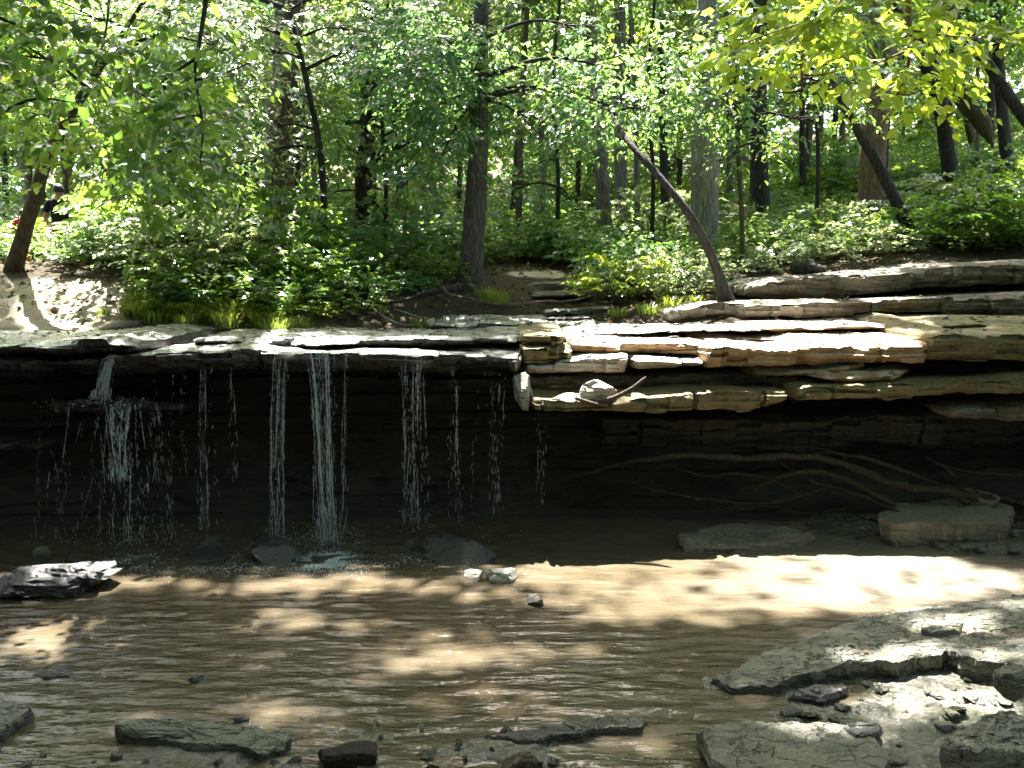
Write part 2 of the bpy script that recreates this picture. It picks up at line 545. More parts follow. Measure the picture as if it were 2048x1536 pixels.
# sunlit foliage: depth of the foliage, how much of the canopy's shade is missing there, ellipses
LIT_LEAVES = [(5.9, 1.0, [(1760, 70, 420, 190)]), (14.6, 1.0, [(560, 100, 340, 140), (600, 220, 80, 60), (380, 20, 200, 100)]), (13.6, 1.0, [(1050, 140, 330, 160)]), (14.2, 1.0, [(1440, 150, 150, 130), (1450, 260, 130, 90)]),
              (8.4, 0.6, [(60, 250, 90, 60), (240, 330, 90, 60)]), (12.0, 0.5, [(150, 150, 260, 160)])]


def lit_field(px, py, L):
    v = np.zeros(np.shape(px))
    for e in L:
        cx, cy, rx, ry = e[:4]
        d = ((px - cx) / rx) ** 2 + ((py - cy) / ry) ** 2
        v = np.maximum(v, (1 - sstep(0.75, 1.35, d)) * (e[4] if len(e) > 4 else 1))
    return v


def sun_keep(P, rng, canopy=False):
    """True where a leaf at P may stay: leaves that would shade a sunny patch are thinned away"""
    P = np.asarray(P, float)
    t = (P[:, 2] - 2.15) / SUN[2]
    H = P - SUN * t[:, None]
    on_ledge = H[:, 1] > 9.05
    px, py = to_px(H)
    L1 = lit_field(px, py, LIT_LEDGE)
    t0 = P[:, 2] / SUN[2]
    H0 = P - SUN * t0[:, None]
    qx, qy = to_px(H0)
    wob = fbm(np.stack([H0[:, 0] * 1.3, H0[:, 1] * 4.5, 0 * qx], -1), 3, 5)
    L0 = lit_field(qx + wob * 150, qy + wob * 14, LIT_POOL) * np.where(qx > 1250, sstep(1106, 1118, qy), 1)
    H2 = fbm(np.stack([H[:, 0] * 1.1, H[:, 1] * 1.1, 0 * px], -1), 3, 9)
    if canopy:
        L1 = np.maximum(L1, np.where(H[:, 1] > 11.2, sstep(0.02, 0.22, H2), 0))
        L1 = L1 * (1 - lit_field(px, py, SHADE_LEDGE))
    else:
        L1 = L1 * 0.7
    L = np.where(on_ledge, L1, np.where(H0[:, 1] < 8.7, L0, 0))
    for Yl, am, El in LIT_LEAVES:
        t = (P[:, 1] - Yl) / SUN[1]
        Q = P - SUN * t[:, None]
        ok = (t > 1.2) & (Q[:, 2] > 2.2)
        ax_, ay_ = to_px(np.where(ok[:, None], Q, [0, 10, 2]))
        L = np.maximum(L, np.where(ok, am * lit_field(ax_, ay_, El), 0))
    L = np.where(P[:, 2] < 0.3, 0, L)
    return rng.random(len(P)) > L * 0.97


# ------------------------------------------------------------------ leaves


def leaf_geo(B, A, N, L, W=0.56, fold=0.16, droop=0.12, simple=False):
    """B base, A axis, N normal (unit), L length"""
    A = nrm(A)
    S = nrm(np.cross(A, N))
    N = np.cross(S, A)
    L = L[:, None]
    w = L * W * 0.5
    n = len(B)
    if simple:
        V = np.stack([B, B + A * L * 0.45 + S * w + N * w * fold * 2, B + A * L - N * L * droop, B + A * L * 0.45 - S * w + N * w * fold * 2], 1)
        F = np.arange(n)[:, None] * 4 + np.array([[0, 1, 2, 3]])
        return V.reshape(-1, 3), F
    f = w * fold * 2
    V = np.stack([B,
                  B + A * L * 0.26 + S * w * 0.92 + N * f,
                  B + A * L * 0.62 + S * w * 0.80 + N * (f * 0.8 - L * droop * 0.4),
                  B + A * L - N * L * droop,
                  B + A * L * 0.62 - S * w * 0.80 + N * (f * 0.8 - L * droop * 0.4),
                  B + A * L * 0.26 - S * w * 0.92 + N * f], 1)
    b = np.arange(n)[:, None] * 6
    F = np.concatenate([b + np.array([[0, 1, 2, 3]]), b + np.array([[0, 3, 4, 5]])], 1).reshape(-1, 4)
    return V.reshape(-1, 3), F


def sprays(S, D, length, M_, size, rng, tilt=0.35, droop=0.5, jit=0.35):
    """K twigs with M leaves each, alternate in a plane: returns leaf base, axis, normal, size, and twig paths"""
    K = len(S)
    D = nrm(D)
    up = nrm(np.array([0, 0, 1.0]) + rng.normal(0, tilt, (K, 3)))
    side = nrm(np.cross(D, up))
    up = np.cross(side, D)
    t = np.linspace(0.12, 1, M_)[None, :] * np.ones((K, 1)) + rng.uniform(-0.04, 0.04, (K, M_))
    ell = np.asarray(length)[:, None]
    P = S[:, None, :] + D[:, None, :] * (t * ell)[..., None]
    P[..., 2] -= droop * ell * t * t * 0.5
    sg = np.where(np.arange(M_) % 2 == 0, 1.0, -1.0)[None, :, None]
    last = (np.arange(M_) == M_ - 1)[None, :, None]
    ang = rng.uniform(0.6, 1.15, (K, M_, 1))
    A = D[:, None, :] * np.cos(ang) + side[:, None, :] * np.sin(ang) * sg
    A = np.where(last, D[:, None, :] * np.ones((1, M_, 1)), A)
    A = A + rng.normal(0, jit * 0.5, A.shape)
    A[..., 2] -= 0.28 + 0.3 * rng.random((K, M_))
    N = up[:, None, :] + rng.normal(0, jit, (K, M_, 3))
    sz = size * rng.uniform(0.55, 1.25, (K, M_)) * (0.75 + 0.4 * np.sin(np.pi * np.clip(t, 0, 1)))
    return P.reshape(-1, 3), nrm(A.reshape(-1, 3)), nrm(N.reshape(-1, 3)), sz.ravel()


def clumps(blobs, n_per, rng, shell=0.5):
    """spray starts and outward directions in ellipsoids: blobs = (c, rx, ry, rz)"""
    S, D = [], []
    for (c, rx, ry, rz), n in zip(blobs, n_per):
        d = nrm(rng.normal(size=(n, 3)))
        r = rng.random(n) ** (1 / 3)
        r = np.where(rng.random(n) < shell, 0.75 + 0.25 * r, r)
        q = d * r[:, None] * np.array([rx, ry, rz])
        # layered: pull heights towards a few levels
        lv = rz / 2.5
        q[:, 2] = np.round(q[:, 2] / lv) * lv * 0.7 + q[:, 2] * 0.3
        S.append(q + np.asarray(c))
        o = d * np.array([1, 1, 0.25]) + rng.normal(0, 0.4, (n, 3)) * np.array([1, 1, 0.3])
        D.append(o)
    return np.concatenate(S), np.concatenate(D)


def drop_gaps(S, rng, freq=0.9, thr=-0.12, seed=3):
    k = fbm(S * freq, 2, seed) > thr - 0.1 * rng.random(len(S))
    return k


def foliage(blobs, n_per, size, rng, M_=11, length=(0.45, 0.9), mask=True, gaps=-0.1, seed=3, droop=0.5, tilt=0.35, W=0.56, simple=False, jit=0.35, lean=0.0):
    S, D = clumps(blobs, n_per, rng)
    if gaps is not None:
        k = drop_gaps(S, rng, 0.9, gaps, seed)
        S, D = S[k], D[k]
    P, A, N, sz = sprays(S, D, rng.uniform(*length, len(S)), M_, size, rng, tilt, droop, jit)
    N = nrm(N + np.array([0, -lean, 0]))
    if mask:
        k = sun_keep(P, rng)
        P, A, N, sz = P[k], A[k], N[k], sz[k]
    if mask:
        wx_, wy_ = to_px(P)
        k = ~(((wx_ > 86) & (wx_ < 150) & (wy_ > 356) & (wy_ < 436)) | ((wx_ > 26) & (wx_ < 64) & (wy_ > 408) & (wy_ < 470)))
        P, A, N, sz = P[k], A[k], N[k], sz[k]
    V, F = leaf_geo(P, A, N, sz, W, simple=simple)
    v = rng.random(len(P))
    # whole sprays of one tint
    v = np.clip(0.55 * v + 0.45 * (0.5 + 0.9 * fbm(P * 1.3, 2, seed + 7)), 0, 1)
    return V, F, (v if simple else np.repeat(v, 2))

# ------------------------------------------------------------------ forest floor
GP = [  # px, py, depth of points on the ground
    (30, 538, 13.0), (-300, 520, 13.0), (130, 560, 12.6), (250, 560, 12.6), (60, 655, 11.2), (280, 660, 11.2), (-300, 655, 11.2), (420, 655, 11.3), (560, 655, 11.5), (420, 565, 13.2),
    (600, 560, 13.5), (700, 645, 12.0), (690, 560, 13.6), (800, 655, 12.0), (800, 590, 13.2), (900, 652, 12.2), (930, 588, 13.0), (1000, 648, 12.4), (1000, 600, 13.0),
    (1060, 548, 14.5), (1100, 650, 12.2), (1130, 600, 13.6), (1200, 640, 12.0), (1240, 605, 12.6), (1300, 632, 11.6), (1420, 620, 11.6), (1450, 606, 11.7), (1405, 535, 16.0), (1520, 640, 11.3), (1520, 612, 12.2),
    (1700, 640, 11.3), (1700, 610, 12.3), (1900, 640, 11.3), (1900, 600, 12.3), (2200, 640, 11.3), (2200, 590, 12.3), (2500, 640, 11.3), (2500, 580, 12.3),
    (1560, 548, 13.6), (1700, 536, 13.6), (1850, 521, 13.6), (2100, 509, 13.6), (2500, 500, 13.6), (1740, 452, 20.0), (1522, 470, 19.0), (1915, 445, 18.0), (1830, 498, 15.0), (550, 500, 18.0), (930, 520, 17.5),
    (118, 535, 16.5), (-300, 520, 17.0), (1210, 500, 18.0), (1600, 400, 25.0), (1900, 330, 27.0), (2300, 330, 24.0), (1000, 500, 27.0), (500, 490, 28.0), (0, 490, 30.0), (-500, 480, 30.0),
    (2000, 290, 36.0), (1500, 400, 40.0), (1000, 470, 42.0), (400, 440, 45.0), (-300, 430, 45.0), (2600, 250, 40.0),
]
CX = np.array([atY(*g) for g in GP])
CX = np.vstack([CX, [[x, 95, 17 + 0.05 * x] for x in (-90, -45, 0, 45, 90)], [[-60, 12, 4], [60, 12, 5], [-60, 45, 8], [60, 45, 13]]])


def rbf_fit(P):
    d = np.linalg.norm(P[:, None, :2] - P[None, :, :2], axis=-1)
    K = d + 0.0
    np.fill_diagonal(K, -0.06)
    n = len(P)
    A = np.zeros((n + 3, n + 3))
    A[:n, :n] = K
    A[:n, n:] = np.c_[np.ones(n), P[:, :2]]
    A[n:, :n] = A[:n, n:].T
    return np.linalg.solve(A, np.r_[P[:, 2], 0, 0, 0])


RBF = rbf_fit(CX)


def floor_z(x, y):
    x, y = np.broadcast_arrays(np.asarray(x, float), np.asarray(y, float))
    sh = x.shape
    q = np.stack([x.ravel(), y.ravel()], -1)
    z = np.empty(len(q))
    for i in range(0, len(q), 20000):
        d = np.linalg.norm(q[i:i + 20000, None] - CX[None, :, :2], axis=-1)
        z[i:i + 20000] = d @ RBF[:-3] + RBF[-3] + q[i:i + 20000] @ RBF[-2:]
    return z.reshape(sh)


def axis(lo, a, b, hi, fine, grow=1.12, cap=3.0):
    m = np.arange(a, b, fine)
    out, s, x = [], fine, a
    while x > lo:
        s = min(s * grow, cap); x -= s; out.append(x)
    L = out[::-1]
    out, s, x = [], fine, m[-1]
    while x < hi:
        s = min(s * grow, cap); x += s; out.append(x)
    return np.r_[L, m, out]


ax = axis(-90, -7, 7, 90, 0.045)
ay = axis(10.6, 10.65, 14.5, 120, 0.045)
gx, gy = np.meshgrid(ax, ay)
gz = floor_z(gx, gy)
q = xyz(gx, gy)
gz = gz + 0.05 * fbm(q * 2.2, 4, 2) + 0.025 * fbm(q * 8, 3, 3)
px_, py_ = to_px(np.stack([gx, gy, gz], -1))
sand = lit_field(px_ + 40 * fbm(q * 2, 3, 8), py_, [(90, 612, 215, 52), (1085, 548, 55, 8), (-200, 600, 220, 60)])
# trampled, pitted sand and the eroded bank under the big root
gz += sand * 0.10 * np.minimum(fbm(q * np.array([2.6, 4.0, 1]), 3, 12), 0.1)
f1 = sstep(10.6, 10.9, gy)
gz = gz * f1 + 1.5 * (1 - f1)
me = new_mesh('ground', np.stack([gx, gy, gz], -1).reshape(-1, 3), grid_faces(*gx.shape))
a = me.attributes.new('sand', 'FLOAT', 'POINT')
a.data.foreach_set('value', sand.ravel().astype(np.float32))
tag(link('ground', me, M['floor']), kind='structure')

# ------------------------------------------------------------------ river bed, gravel shore, valley round the camera


def edge_line(x):       # water's edge of the near right shelf: depth as a function of x
    pts = np.array([atZ(*p, 0.0)[:2] for p in ((1430, 1352), (1560, 1290), (1680, 1240), (1850, 1215), (2048, 1188), (2300, 1150))])
    return np.interp(x, pts[:, 0], pts[:, 1])


def bed_z(x, y):
    q = xyz(x, y)
    w = fbm(q * 1.1, 3, 21)
    z = -0.22 + 0.05 * w
    # shallow riffle in front
    z = z + 0.208 * sstep(5.75, 5.1, y + 0.35 * w + 0.12 * abs(x + 1.5)) * sstep(2.6, 1.0, x)
    # right shelf: rises from its water line to the right and forward
    d = (edge_line(x) - y) * 0.55
    ins = np.minimum(d, (x - 1.30) * 0.9)
    low = sstep(5.9, 5.3, y + 0.25 * w)
    shelf = -0.22 + 0.22 * sstep(-0.25, 0.02, ins) + 0.07 * sstep(0.0, 1.0, ins) + 0.22 * sstep(0.9, 3.5, ins)
    shelf = shelf - low * 0.03 * sstep(3.0, 1.5, x)
    z = np.maximum(z, np.where(x > 0.8, shelf, -1))
    # gravel strip under the cliff on the right
    g = np.maximum(sstep(8.35, 9.4, y + 0.18 * w) * sstep(2.2, 3.6, x + 0.4 * w), sstep(7.75, 8.75, y + 0.2 * w) * sstep(3.4, 4.6, x + 0.5 * w))
    z = np.maximum(z, -0.2 + 0.275 * g)
    # valley sides and the bank the camera stands on
    z = z + 1.25 * sstep(3.6, 1.2, y) + 0.06 * np.maximum(-y, 0)
    z = z + 0.9 * sstep(6.0, 9.0, x) * sstep(9, 5, y) + 0.35 * np.maximum(abs(x) - 9, 0) * sstep(10.5, 8, y) * 0.4
    z = z + 0.4 * sstep(-5.5, -9, x) * sstep(9, 5, y)
    return z


bx = axis(-60, -4.6, 4.9, 60, 0.022, 1.15)
by = axis(-60, 4.2, 9.9, 10.3, 0.022, 1.15)
gx, gy = np.meshgrid(bx, by)
gz = bed_z(gx, gy)
q = xyz(gx, gy)
amp = sstep(-0.2, -0.02, gz)
terr = fbm(q * np.array([1.2, 3.2, 1]), 4, 31)
gz = gz + amp * (0.035 * (np.floor(terr * 7) / 7 + 0.4 * terr) + 0.03 * fbm(q * np.array([5, 7, 1]), 4, 32) + 0.016 * abs(fbm(q * 17, 3, 33)))
BED = (bx, by, gz)
tag(obj('riverbed', np.stack([gx, gy, gz], -1).reshape(-1, 3), grid_faces(*gx.shape), M['bed'], smooth=False), kind='structure')


def bed_at(x, y):
    i = np.clip(np.searchsorted(bx, x), 1, len(bx) - 1)
    j = np.clip(np.searchsorted(by, y), 1, len(by) - 1)
    return gz_bed[j, i]


gz_bed = gz

# ------------------------------------------------------------------ pool
wx = axis(-14, -4.9, 5.1, 14, 0.024, 1.25)
wy = np.arange(2.6, 10.2, 0.017)
gx, gy = np.meshgrid(wx, wy)
q = xyz(gx, gy)
warp = fbm(q * 0.9, 3, 41)
gz = np.zeros_like(gx)
rr = np.random.default_rng(5)
for i in range(16):
    lam = rr.uniform(0.07, 0.26)
    an = math.pi / 2 + rr.normal(0, 0.24)
    ph = rr.uniform(0, 6.28)
    gz += 0.0052 * lam ** 1.0 * np.sin((gx * math.cos(an) + gy * math.sin(an)) * 2 * math.pi / lam + ph + 4 * warp)
gz *= 0.65 + 0.8 * np.clip(fbm(q * 0.7, 2, 44) + 0.35, 0, 1)
# the fall keeps the water near its foot choppy
chop = sstep(7.2, 8.3, gy) * sstep(1.6, 0.2, gx)
gz += chop * (0.020 * fbm(q * np.array([8, 10, 1]), 4, 45) + 0.006 * fbm(q * np.array([22, 26, 1]), 2, 47))
for cx_, cy_, am_ in ((-1.86, 8.72, 0.016), (-3.85, 8.75, 0.010), (-2.33, 8.78, 0.008), (-0.95, 8.8, 0.006)):      # rings where the strands land
    rd = np.hypot(gx - cx_, (gy - cy_))
    gz += am_ * np.sin(rd * 2 * math.pi / 0.17 + 1.5 * warp) * np.exp(-rd / 0.55) * sstep(0.0, 0.15, rd)
shal = sstep(5.9, 5.0, gy)
gz += shal * 0.007 * fbm(q * np.array([6, 10, 1]), 3, 46)
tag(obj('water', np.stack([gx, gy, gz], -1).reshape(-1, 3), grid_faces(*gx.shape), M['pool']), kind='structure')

# ------------------------------------------------------------------ cliff face behind and under the ledges
cxs = np.arange(-16, 16, 0.035)
czs = np.linspace(-0.4, 2.02, 90)
gx, gz = np.meshgrid(cxs, czs)
basey = np.interp(gx, [-16, -6, -4.6, -2, 0.4, 1.2, 3, 5, 16], [8.6, 9.2, 9.75, 9.95, 9.95, 9.9, 9.85, 9.75, 9.0])
under = 0.28 * np.sin(np.clip(gz / 2.0, 0, 1) * math.pi)           # hollow behind the fall
lay = np.floor(gz / 0.105 + 0.6 * fbm(xyz(gx * 0.5, 0, gz * 2), 2, 51))
gy = basey + under + 0.15 * (_hash(lay, lay * 0, lay * 0, 3) - 0.5) + 0.13 * fbm(xyz(gx * 1.4, 0, gz * 4.0), 4, 52) + 0.05 * fbm(xyz(gx * 5, 0, gz * 9), 3, 53)
gy = gy - 0.35 * sstep(0.35, -0.3, gz)
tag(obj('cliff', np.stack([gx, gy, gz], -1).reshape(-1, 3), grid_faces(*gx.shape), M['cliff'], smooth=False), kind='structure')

# ------------------------------------------------------------------ rock ledges


def ledge(name, label, edge, Y, back, mat, group=None, und=0.10, seed=0, rise=0.02, wob=0.10, dx=0.022, cat='rock ledge', flake=0.02, end=0.07):
    """edge: (px, py top, py bottom[, extra depth]) along the front"""
    E = []
    for e in edge:
        dY = e[3] if len(e) > 3 else 0.0
        t = atY(e[0], e[1], Y + dY)
        b = atY(e[0], e[2], Y + dY)
        E.append((t[0], dY, t[2], b[2]))
    E = np.array(E)
    xs = np.arange(E[0, 0], E[-1, 0], dx)
    n = len(xs)
    dY, zt, zb = (np.interp(xs, E[:, 0], E[:, i]) for i in (1, 2, 3))
    q0 = xyz(xs, seed * 3.1)
    rl = np.random.default_rng(seed * 31 + 7)

    def broken(lo, hi, amp, step=False):
        bp = [xs[0] - 0.01]
        while bp[-1] < xs[-1]:
            bp.append(bp[-1] + rl.uniform(lo, hi))
        bv = rl.uniform(-1, 1, len(bp)) * amp
        if step:
            return bv[np.clip(np.searchsorted(bp, xs) - 1, 0, len(bp) - 1)]
        return np.interp(xs, bp, bv)

    cell = np.floor(xs / 0.7 + 1.2 * vnoise(q0 * 0.9, seed + 1))
    cb = np.abs((xs / 0.7 + 1.2 * vnoise(q0 * 0.9, seed + 1)) % 1.0 - 0.5) * 2      # 1 at a joint
    crack = sstep(0.955, 1.0, cb) * (_hash(cell, cell * 0 + seed, cell * 0 + 1, 6) > 0.4)
    joint = (_hash(cell, cell * 0 + seed, cell * 0, 5) - 0.5) * 0.10
    yf = Y + dY + 0.5 * wob * fbm(q0 * 1.1, 2, seed + 2) + joint + broken(0.12, 0.5, 0.05) + broken(0.05, 0.16, 0.022) + 0.012 * fbm(q0 * 17, 2, seed + 3) + 0.09 * crack
    de = np.minimum(xs - xs[0], xs[-1] - xs)
    e = 1 - sstep(0, end, de)
    yf = yf + 0.25 * e * e
    th = zt - zb
    zb = zb + 0.12 * th * e + broken(0.1, 0.6, 0.016) + np.maximum(broken(0.25, 0.8, 0.05, True), 0) * 0.8 + 0.008 * fbm(q0 * 14, 2, seed + 4)
    chip = np.maximum(broken(0.25, 0.9, 0.04, True), 0) + np.maximum(broken(0.06, 0.3, 0.03, True) - 0.008, 0)
    zt = zt - np.minimum(chip, 0.4 * th) + broken(0.2, 0.6, 0.007)
    fl = np.minimum(chip, 0.4 * th)
    yb = np.maximum(back + 0 * xs, yf + 0.3)
    rows = []
    nt, nf, nb = 40, 24, 4
    s = 1 - (1 - np.linspace(0, 1, nt)) ** 1.4
    for si in s:
        y = yb + (yf - yb) * si
        qq = xyz(xs, y, seed)
        te = fbm(qq * np.array([1.0, 2.2, 1]), 4, seed + 6)
        z = zt + rise * (1 - si) * (yb - yf) + flake * np.floor(te * 5 + 0.5) / 2.5 + 0.012 * fbm(qq * np.array([7, 10, 1]), 3, seed + 7) - flake * 0.4
        z = z + fl * (sstep(0.06, 0.16, (y - yf) + 0.05 * fbm(q0 * 9, 2, seed + 21)))      # flakes lost only at the front
        z = z - 0.008 * sstep(0.97, 1.0, si)
        rows.append(np.stack([xs, y, z], -1))
    ztop = rows[-1][:, 2]
    for t in np.linspace(0, 1, nf + 1)[1:]:
        z = ztop + (zb - ztop) * t
        sl = np.floor(z / 0.055 + 1.1 * fbm(xyz(xs * 0.8, seed, z * 3), 2, seed + 8))
        y = yf + und * t ** 2.2 - 0.012 * math.sin(math.pi * t) + 0.085 * (_hash(sl, np.floor(xs / 0.33 + vnoise(q0 * 2, seed)), sl * 0, seed + 9) - 0.5) + 0.035 * fbm(xyz(xs * 2.6, seed, z * 14), 4, seed + 10) + 0.03 * fbm(xyz(xs * 11, seed, z * 15), 3, seed + 11)
        rows.append(np.stack([xs, y, z], -1))
    y0 = rows[-1][:, 1]
    for t in np.linspace(0, 1, nb + 1)[1:]:
        y = y0 + (yb - y0) * t
        rows.append(np.stack([xs, y, zb + 0.02 * fbm(xyz(xs * 3, y * 3, seed), 2, seed + 12)], -1))
    V = np.stack(rows, 1)                       # n x ring x 3
    m = V.shape[1]
    Vf = V.reshape(-1, 3)
    F = [grid_faces(n, m, True)]
    c0, c1 = V[0].mean(0), V[-1].mean(0)
    Vf = np.vstack([Vf, c0, c1])
    k = np.arange(m)
    F.append(np.stack([np.full(m, n * m), (k + 1) % m, k], -1))
    b = (n - 1) * m
    F.append(np.stack([np.full(m, n * m + 1), b + k, b + (k + 1) % m], -1))
    o = obj(name, Vf, F, mat, smooth=False)
    return tag(o, label, cat, group)


W = 'rock_ledge'
# left, wet, the fall runs over these
ledge(W, 'long wet dark ledge that the waterfall runs over, its lip shining', [(200, 716, 760), (235, 709, 756), (300, 700, 752), (400, 697, 748), (500, 694, 742), (560, 700, 745), (650, 705, 748), (740, 700, 746), (870, 703, 750), (1000, 708, 752), (1046, 711, 750)], 9.0, 11.4, M['rock_wet'], seed=1, und=0.25, rise=0.022)
ledge(W, 'thin broken ledge lying on top of the waterfall lip, left of centre', [(375, 679, 699), (470, 678, 697), (575, 676, 696)], 9.35, 11.2, M['rock_wet'], seed=2, wob=0.16)
ledge(W, 'thin dark ledge lying on top of the waterfall lip, in the middle', [(572, 675, 695), (700, 677, 696), (800, 676, 697), (900, 677, 698), (1045, 675, 698)], 9.4, 11.3, M['rock_wet'], seed=3, wob=0.2)
ledge(W, 'dark wet ledge at far left above the shaded hollow, top layer', [(-420, 690, 722), (0, 686, 716), (130, 679, 712), (215, 673, 706), (285, 684, 703)], 8.95, 11.3, M['rock_wet'], seed=4, und=0.2)
ledge(W, 'dark wet ledge at far left, second layer under the top one', [(-420, 716, 758), (0, 712, 756), (130, 712, 752), (205, 716, 744)], 9.0, 10.6, M['rock_black'], seed=5, und=0.25)
ledge(W, 'small dark shelf where the left cascade splashes down halfway', [(85, 808, 836), (120, 801, 838), (200, 799, 840), (275, 803, 836), (345, 812, 830)], 9.12, 10.3, M['rock_black'], seed=6, und=0.2, dx=0.018)
ledge(W, 'low greenish ledge in the shade at the left picture edge', [(-300, 878, 915), (0, 880, 914), (85, 884, 908)], 9.3, 10.3, M['rock_black'], seed=7, und=0.2)
# right, dry
ledge(W, 'olive rock block at the dry end of the waterfall lip', [(1040, 669, 694), (1085, 664, 694), (1135, 668, 693)], 9.35, 11.0, M['limestone_olive'], seed=8, wob=0.05)
ledge(W, 'darker olive rock block under the one at the end of the lip', [(1040, 694, 728), (1090, 692, 726), (1150, 696, 722)], 9.3, 11.0, M['limestone_olive'], seed=9, wob=0.05)
ledge(W, 'thin sunlit orange ledge left of the big orange slab', [(1136, 680, 706), (1270, 683, 708), (1420, 688, 712)], 9.62, 11.2, M['limestone_orange'], seed=10)
ledge(W, 'pale topped ledge with grey face left of a vertical crack', [(1046, 730, 752), (1110, 724, 750), (1180, 716, 748), (1262, 711, 742)], 9.25, 11.0, M['limestone'], seed=11, wob=0.06)
ledge(W, 'pale topped ledge right of the vertical crack, under orange rock', [(1264, 714, 741), (1340, 716, 740), (1418, 717, 738)], 9.3, 11.0, M['limestone'], seed=12, wob=0.06)
ledge(W, 'big orange brown slab with a blazing white sunlit top', [(1405, 696, 736), (1450, 686, 734), (1550, 692, 738), (1640, 684, 732), (1760, 686, 724), (1862, 684, 728)], 9.35, 11.0, M['limestone_orange'], seed=13, wob=0.08, rise=0.05, und=0.06)
ledge(W, 'thin orange layer tucked under the big orange slab', [(1500, 735, 758), (1600, 736, 760), (1742, 722, 742)], 9.5, 10.6, M['limestone_orange'], seed=14, wob=0.05)
ledge(W, 'tongue shaped ochre slab sticking out under the orange slab', [(1630, 744, 758), (1690, 741, 767), (1760, 742, 768), (1842, 736, 756)], 9.22, 10.5, M['limestone_orange'], seed=15, wob=0.04, end=0.25)
ledge(W, 'ochre faced top layer set back above the orange slab', [(1500, 652, 661), (1640, 650, 662), (1740, 647, 660), (1835, 651, 662)], 10.3, 12.0, M['limestone_orange'], seed=16, wob=0.14)
ledge(W, 'thin pale top layer set back on the dry ledge near the stream', [(1130, 664, 672), (1250, 659, 667), (1400, 655, 661), (1530, 655, 661)], 10.2, 12.2, M['limestone'], seed=17, wob=0.22)
ledge(W, 'massive olive slab in the shade at right, above a dark gap', [(1850, 672, 722), (1905, 660, 724), (1960, 668, 722), (2048, 664, 724), (2400, 655, 725)], 9.3, 11.4, M['limestone_olive'], seed=18, wob=0.08, rise=0.06)
ledge(W, 'thin shaded layer on top of the olive slab at right', [(1840, 645, 668), (1990, 642, 664), (2400, 632, 664)], 10.1, 12.0, M['limestone_olive'], seed=19, wob=0.15)
ledge(W, 'thick ochre band with streaked face, left of the deep crack', [(1062, 796, 820, -0.3), (1150, 799, 822, -0.32), (1250, 796, 824, -0.25), (1350, 785, 827, -0.1), (1480, 783, 826), (1582, 783, 803)], 9.15, 10.6, M['limestone_olive'], seed=20, wob=0.06, und=0.05)
ledge(W, 'long olive band right of the deep crack, reaching the picture edge', [(1590, 774, 808), (1700, 769, 807), (1850, 765, 802), (1990, 757, 786), (2120, 750, 784), (2500, 740, 790)], 9.15, 10.6, M['limestone_olive'], seed=21, wob=0.06, und=0.06)
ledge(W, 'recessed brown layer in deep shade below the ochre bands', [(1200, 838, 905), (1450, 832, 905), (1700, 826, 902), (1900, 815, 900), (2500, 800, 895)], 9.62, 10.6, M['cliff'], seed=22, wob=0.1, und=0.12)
ledge(W, 'low grey shelf catching light at the right edge of the cliff', [(1895, 820, 840), (1960, 812, 842), (2060, 808, 846), (2500, 800, 850)], 9.3, 10.4, M['limestone_grey'], seed=23, wob=0.06)
ledge(W, 'dark recessed layer beside the white rock under the dry ledge', [(1040, 752, 792), (1200, 750, 790), (1420, 744, 780), (1640, 745, 776)], 9.75, 10.8, M['limestone_grey'], seed=24, wob=0.08)
# two courses at the back right
ledge(W, 'upper weathered grey course at back right below the green slope', [(1485, 572, 596), (1540, 556, 602), (1650, 550, 598), (1800, 540, 588), (1900, 530, 576), (2060, 520, 566), (2500, 505, 560)], 11.9, 14.2, M['limestone_grey'], seed=25, wob=0.14, und=0.15)
ledge(W, 'lower weathered grey course at back right standing on the sunlit ledge', [(1330, 622, 644), (1430, 604, 642), (1560, 603, 636), (1700, 602, 632), (1850, 596, 630), (2060, 586, 626), (2500, 576, 620)], 11.3, 13.4, M['limestone_grey'], seed=26, wob=0.12, und=0.08)
# little steps the stream comes down
ledge(W, 'low wet step of the stream, nearest the waterfall lip', [(860, 645, 660), (960, 643, 660), (1080, 646, 661), (1200, 642, 660)], 11.3, 13.2, M['rock_wet'], seed=27, wob=0.25)
ledge(W, 'second wet step of the stream below the hanging root', [(880, 634, 648), (990, 632, 647), (1100, 633, 648), (1190, 628, 646)], 12.0, 13.6, M['rock_wet'], seed=28, wob=0.25)
ledge(W, 'topmost pale step of the stream at the right bank', [(1085, 622, 640), (1160, 618, 640), (1235, 612, 640)], 12.3, 13.8, M['rock_wet'], seed=29, wob=0.15)
ledge(W, 'broad dark stone step right behind the hanging root', [(985, 567, 590), (1060, 563, 586), (1130, 561, 584), (1200, 558, 582)], 13.9, 15.2, M['limestone_grey'], seed=31, wob=0.15)
ledge(W, 'highest dark stone step of the gully, below the bluish shrubs', [(1000, 550, 566), (1090, 546, 562), (1180, 545, 562)], 14.8, 16.2, M['limestone_grey'], seed=32, wob=0.15)
ledge(W, 'dark flat stone step under the bare light patch', [(1060, 585, 602), (1130, 580, 600), (1190, 578, 598)], 13.2, 14.6, M['limestone_grey'], seed=30, wob=0.1)

# ------------------------------------------------------------------ stones


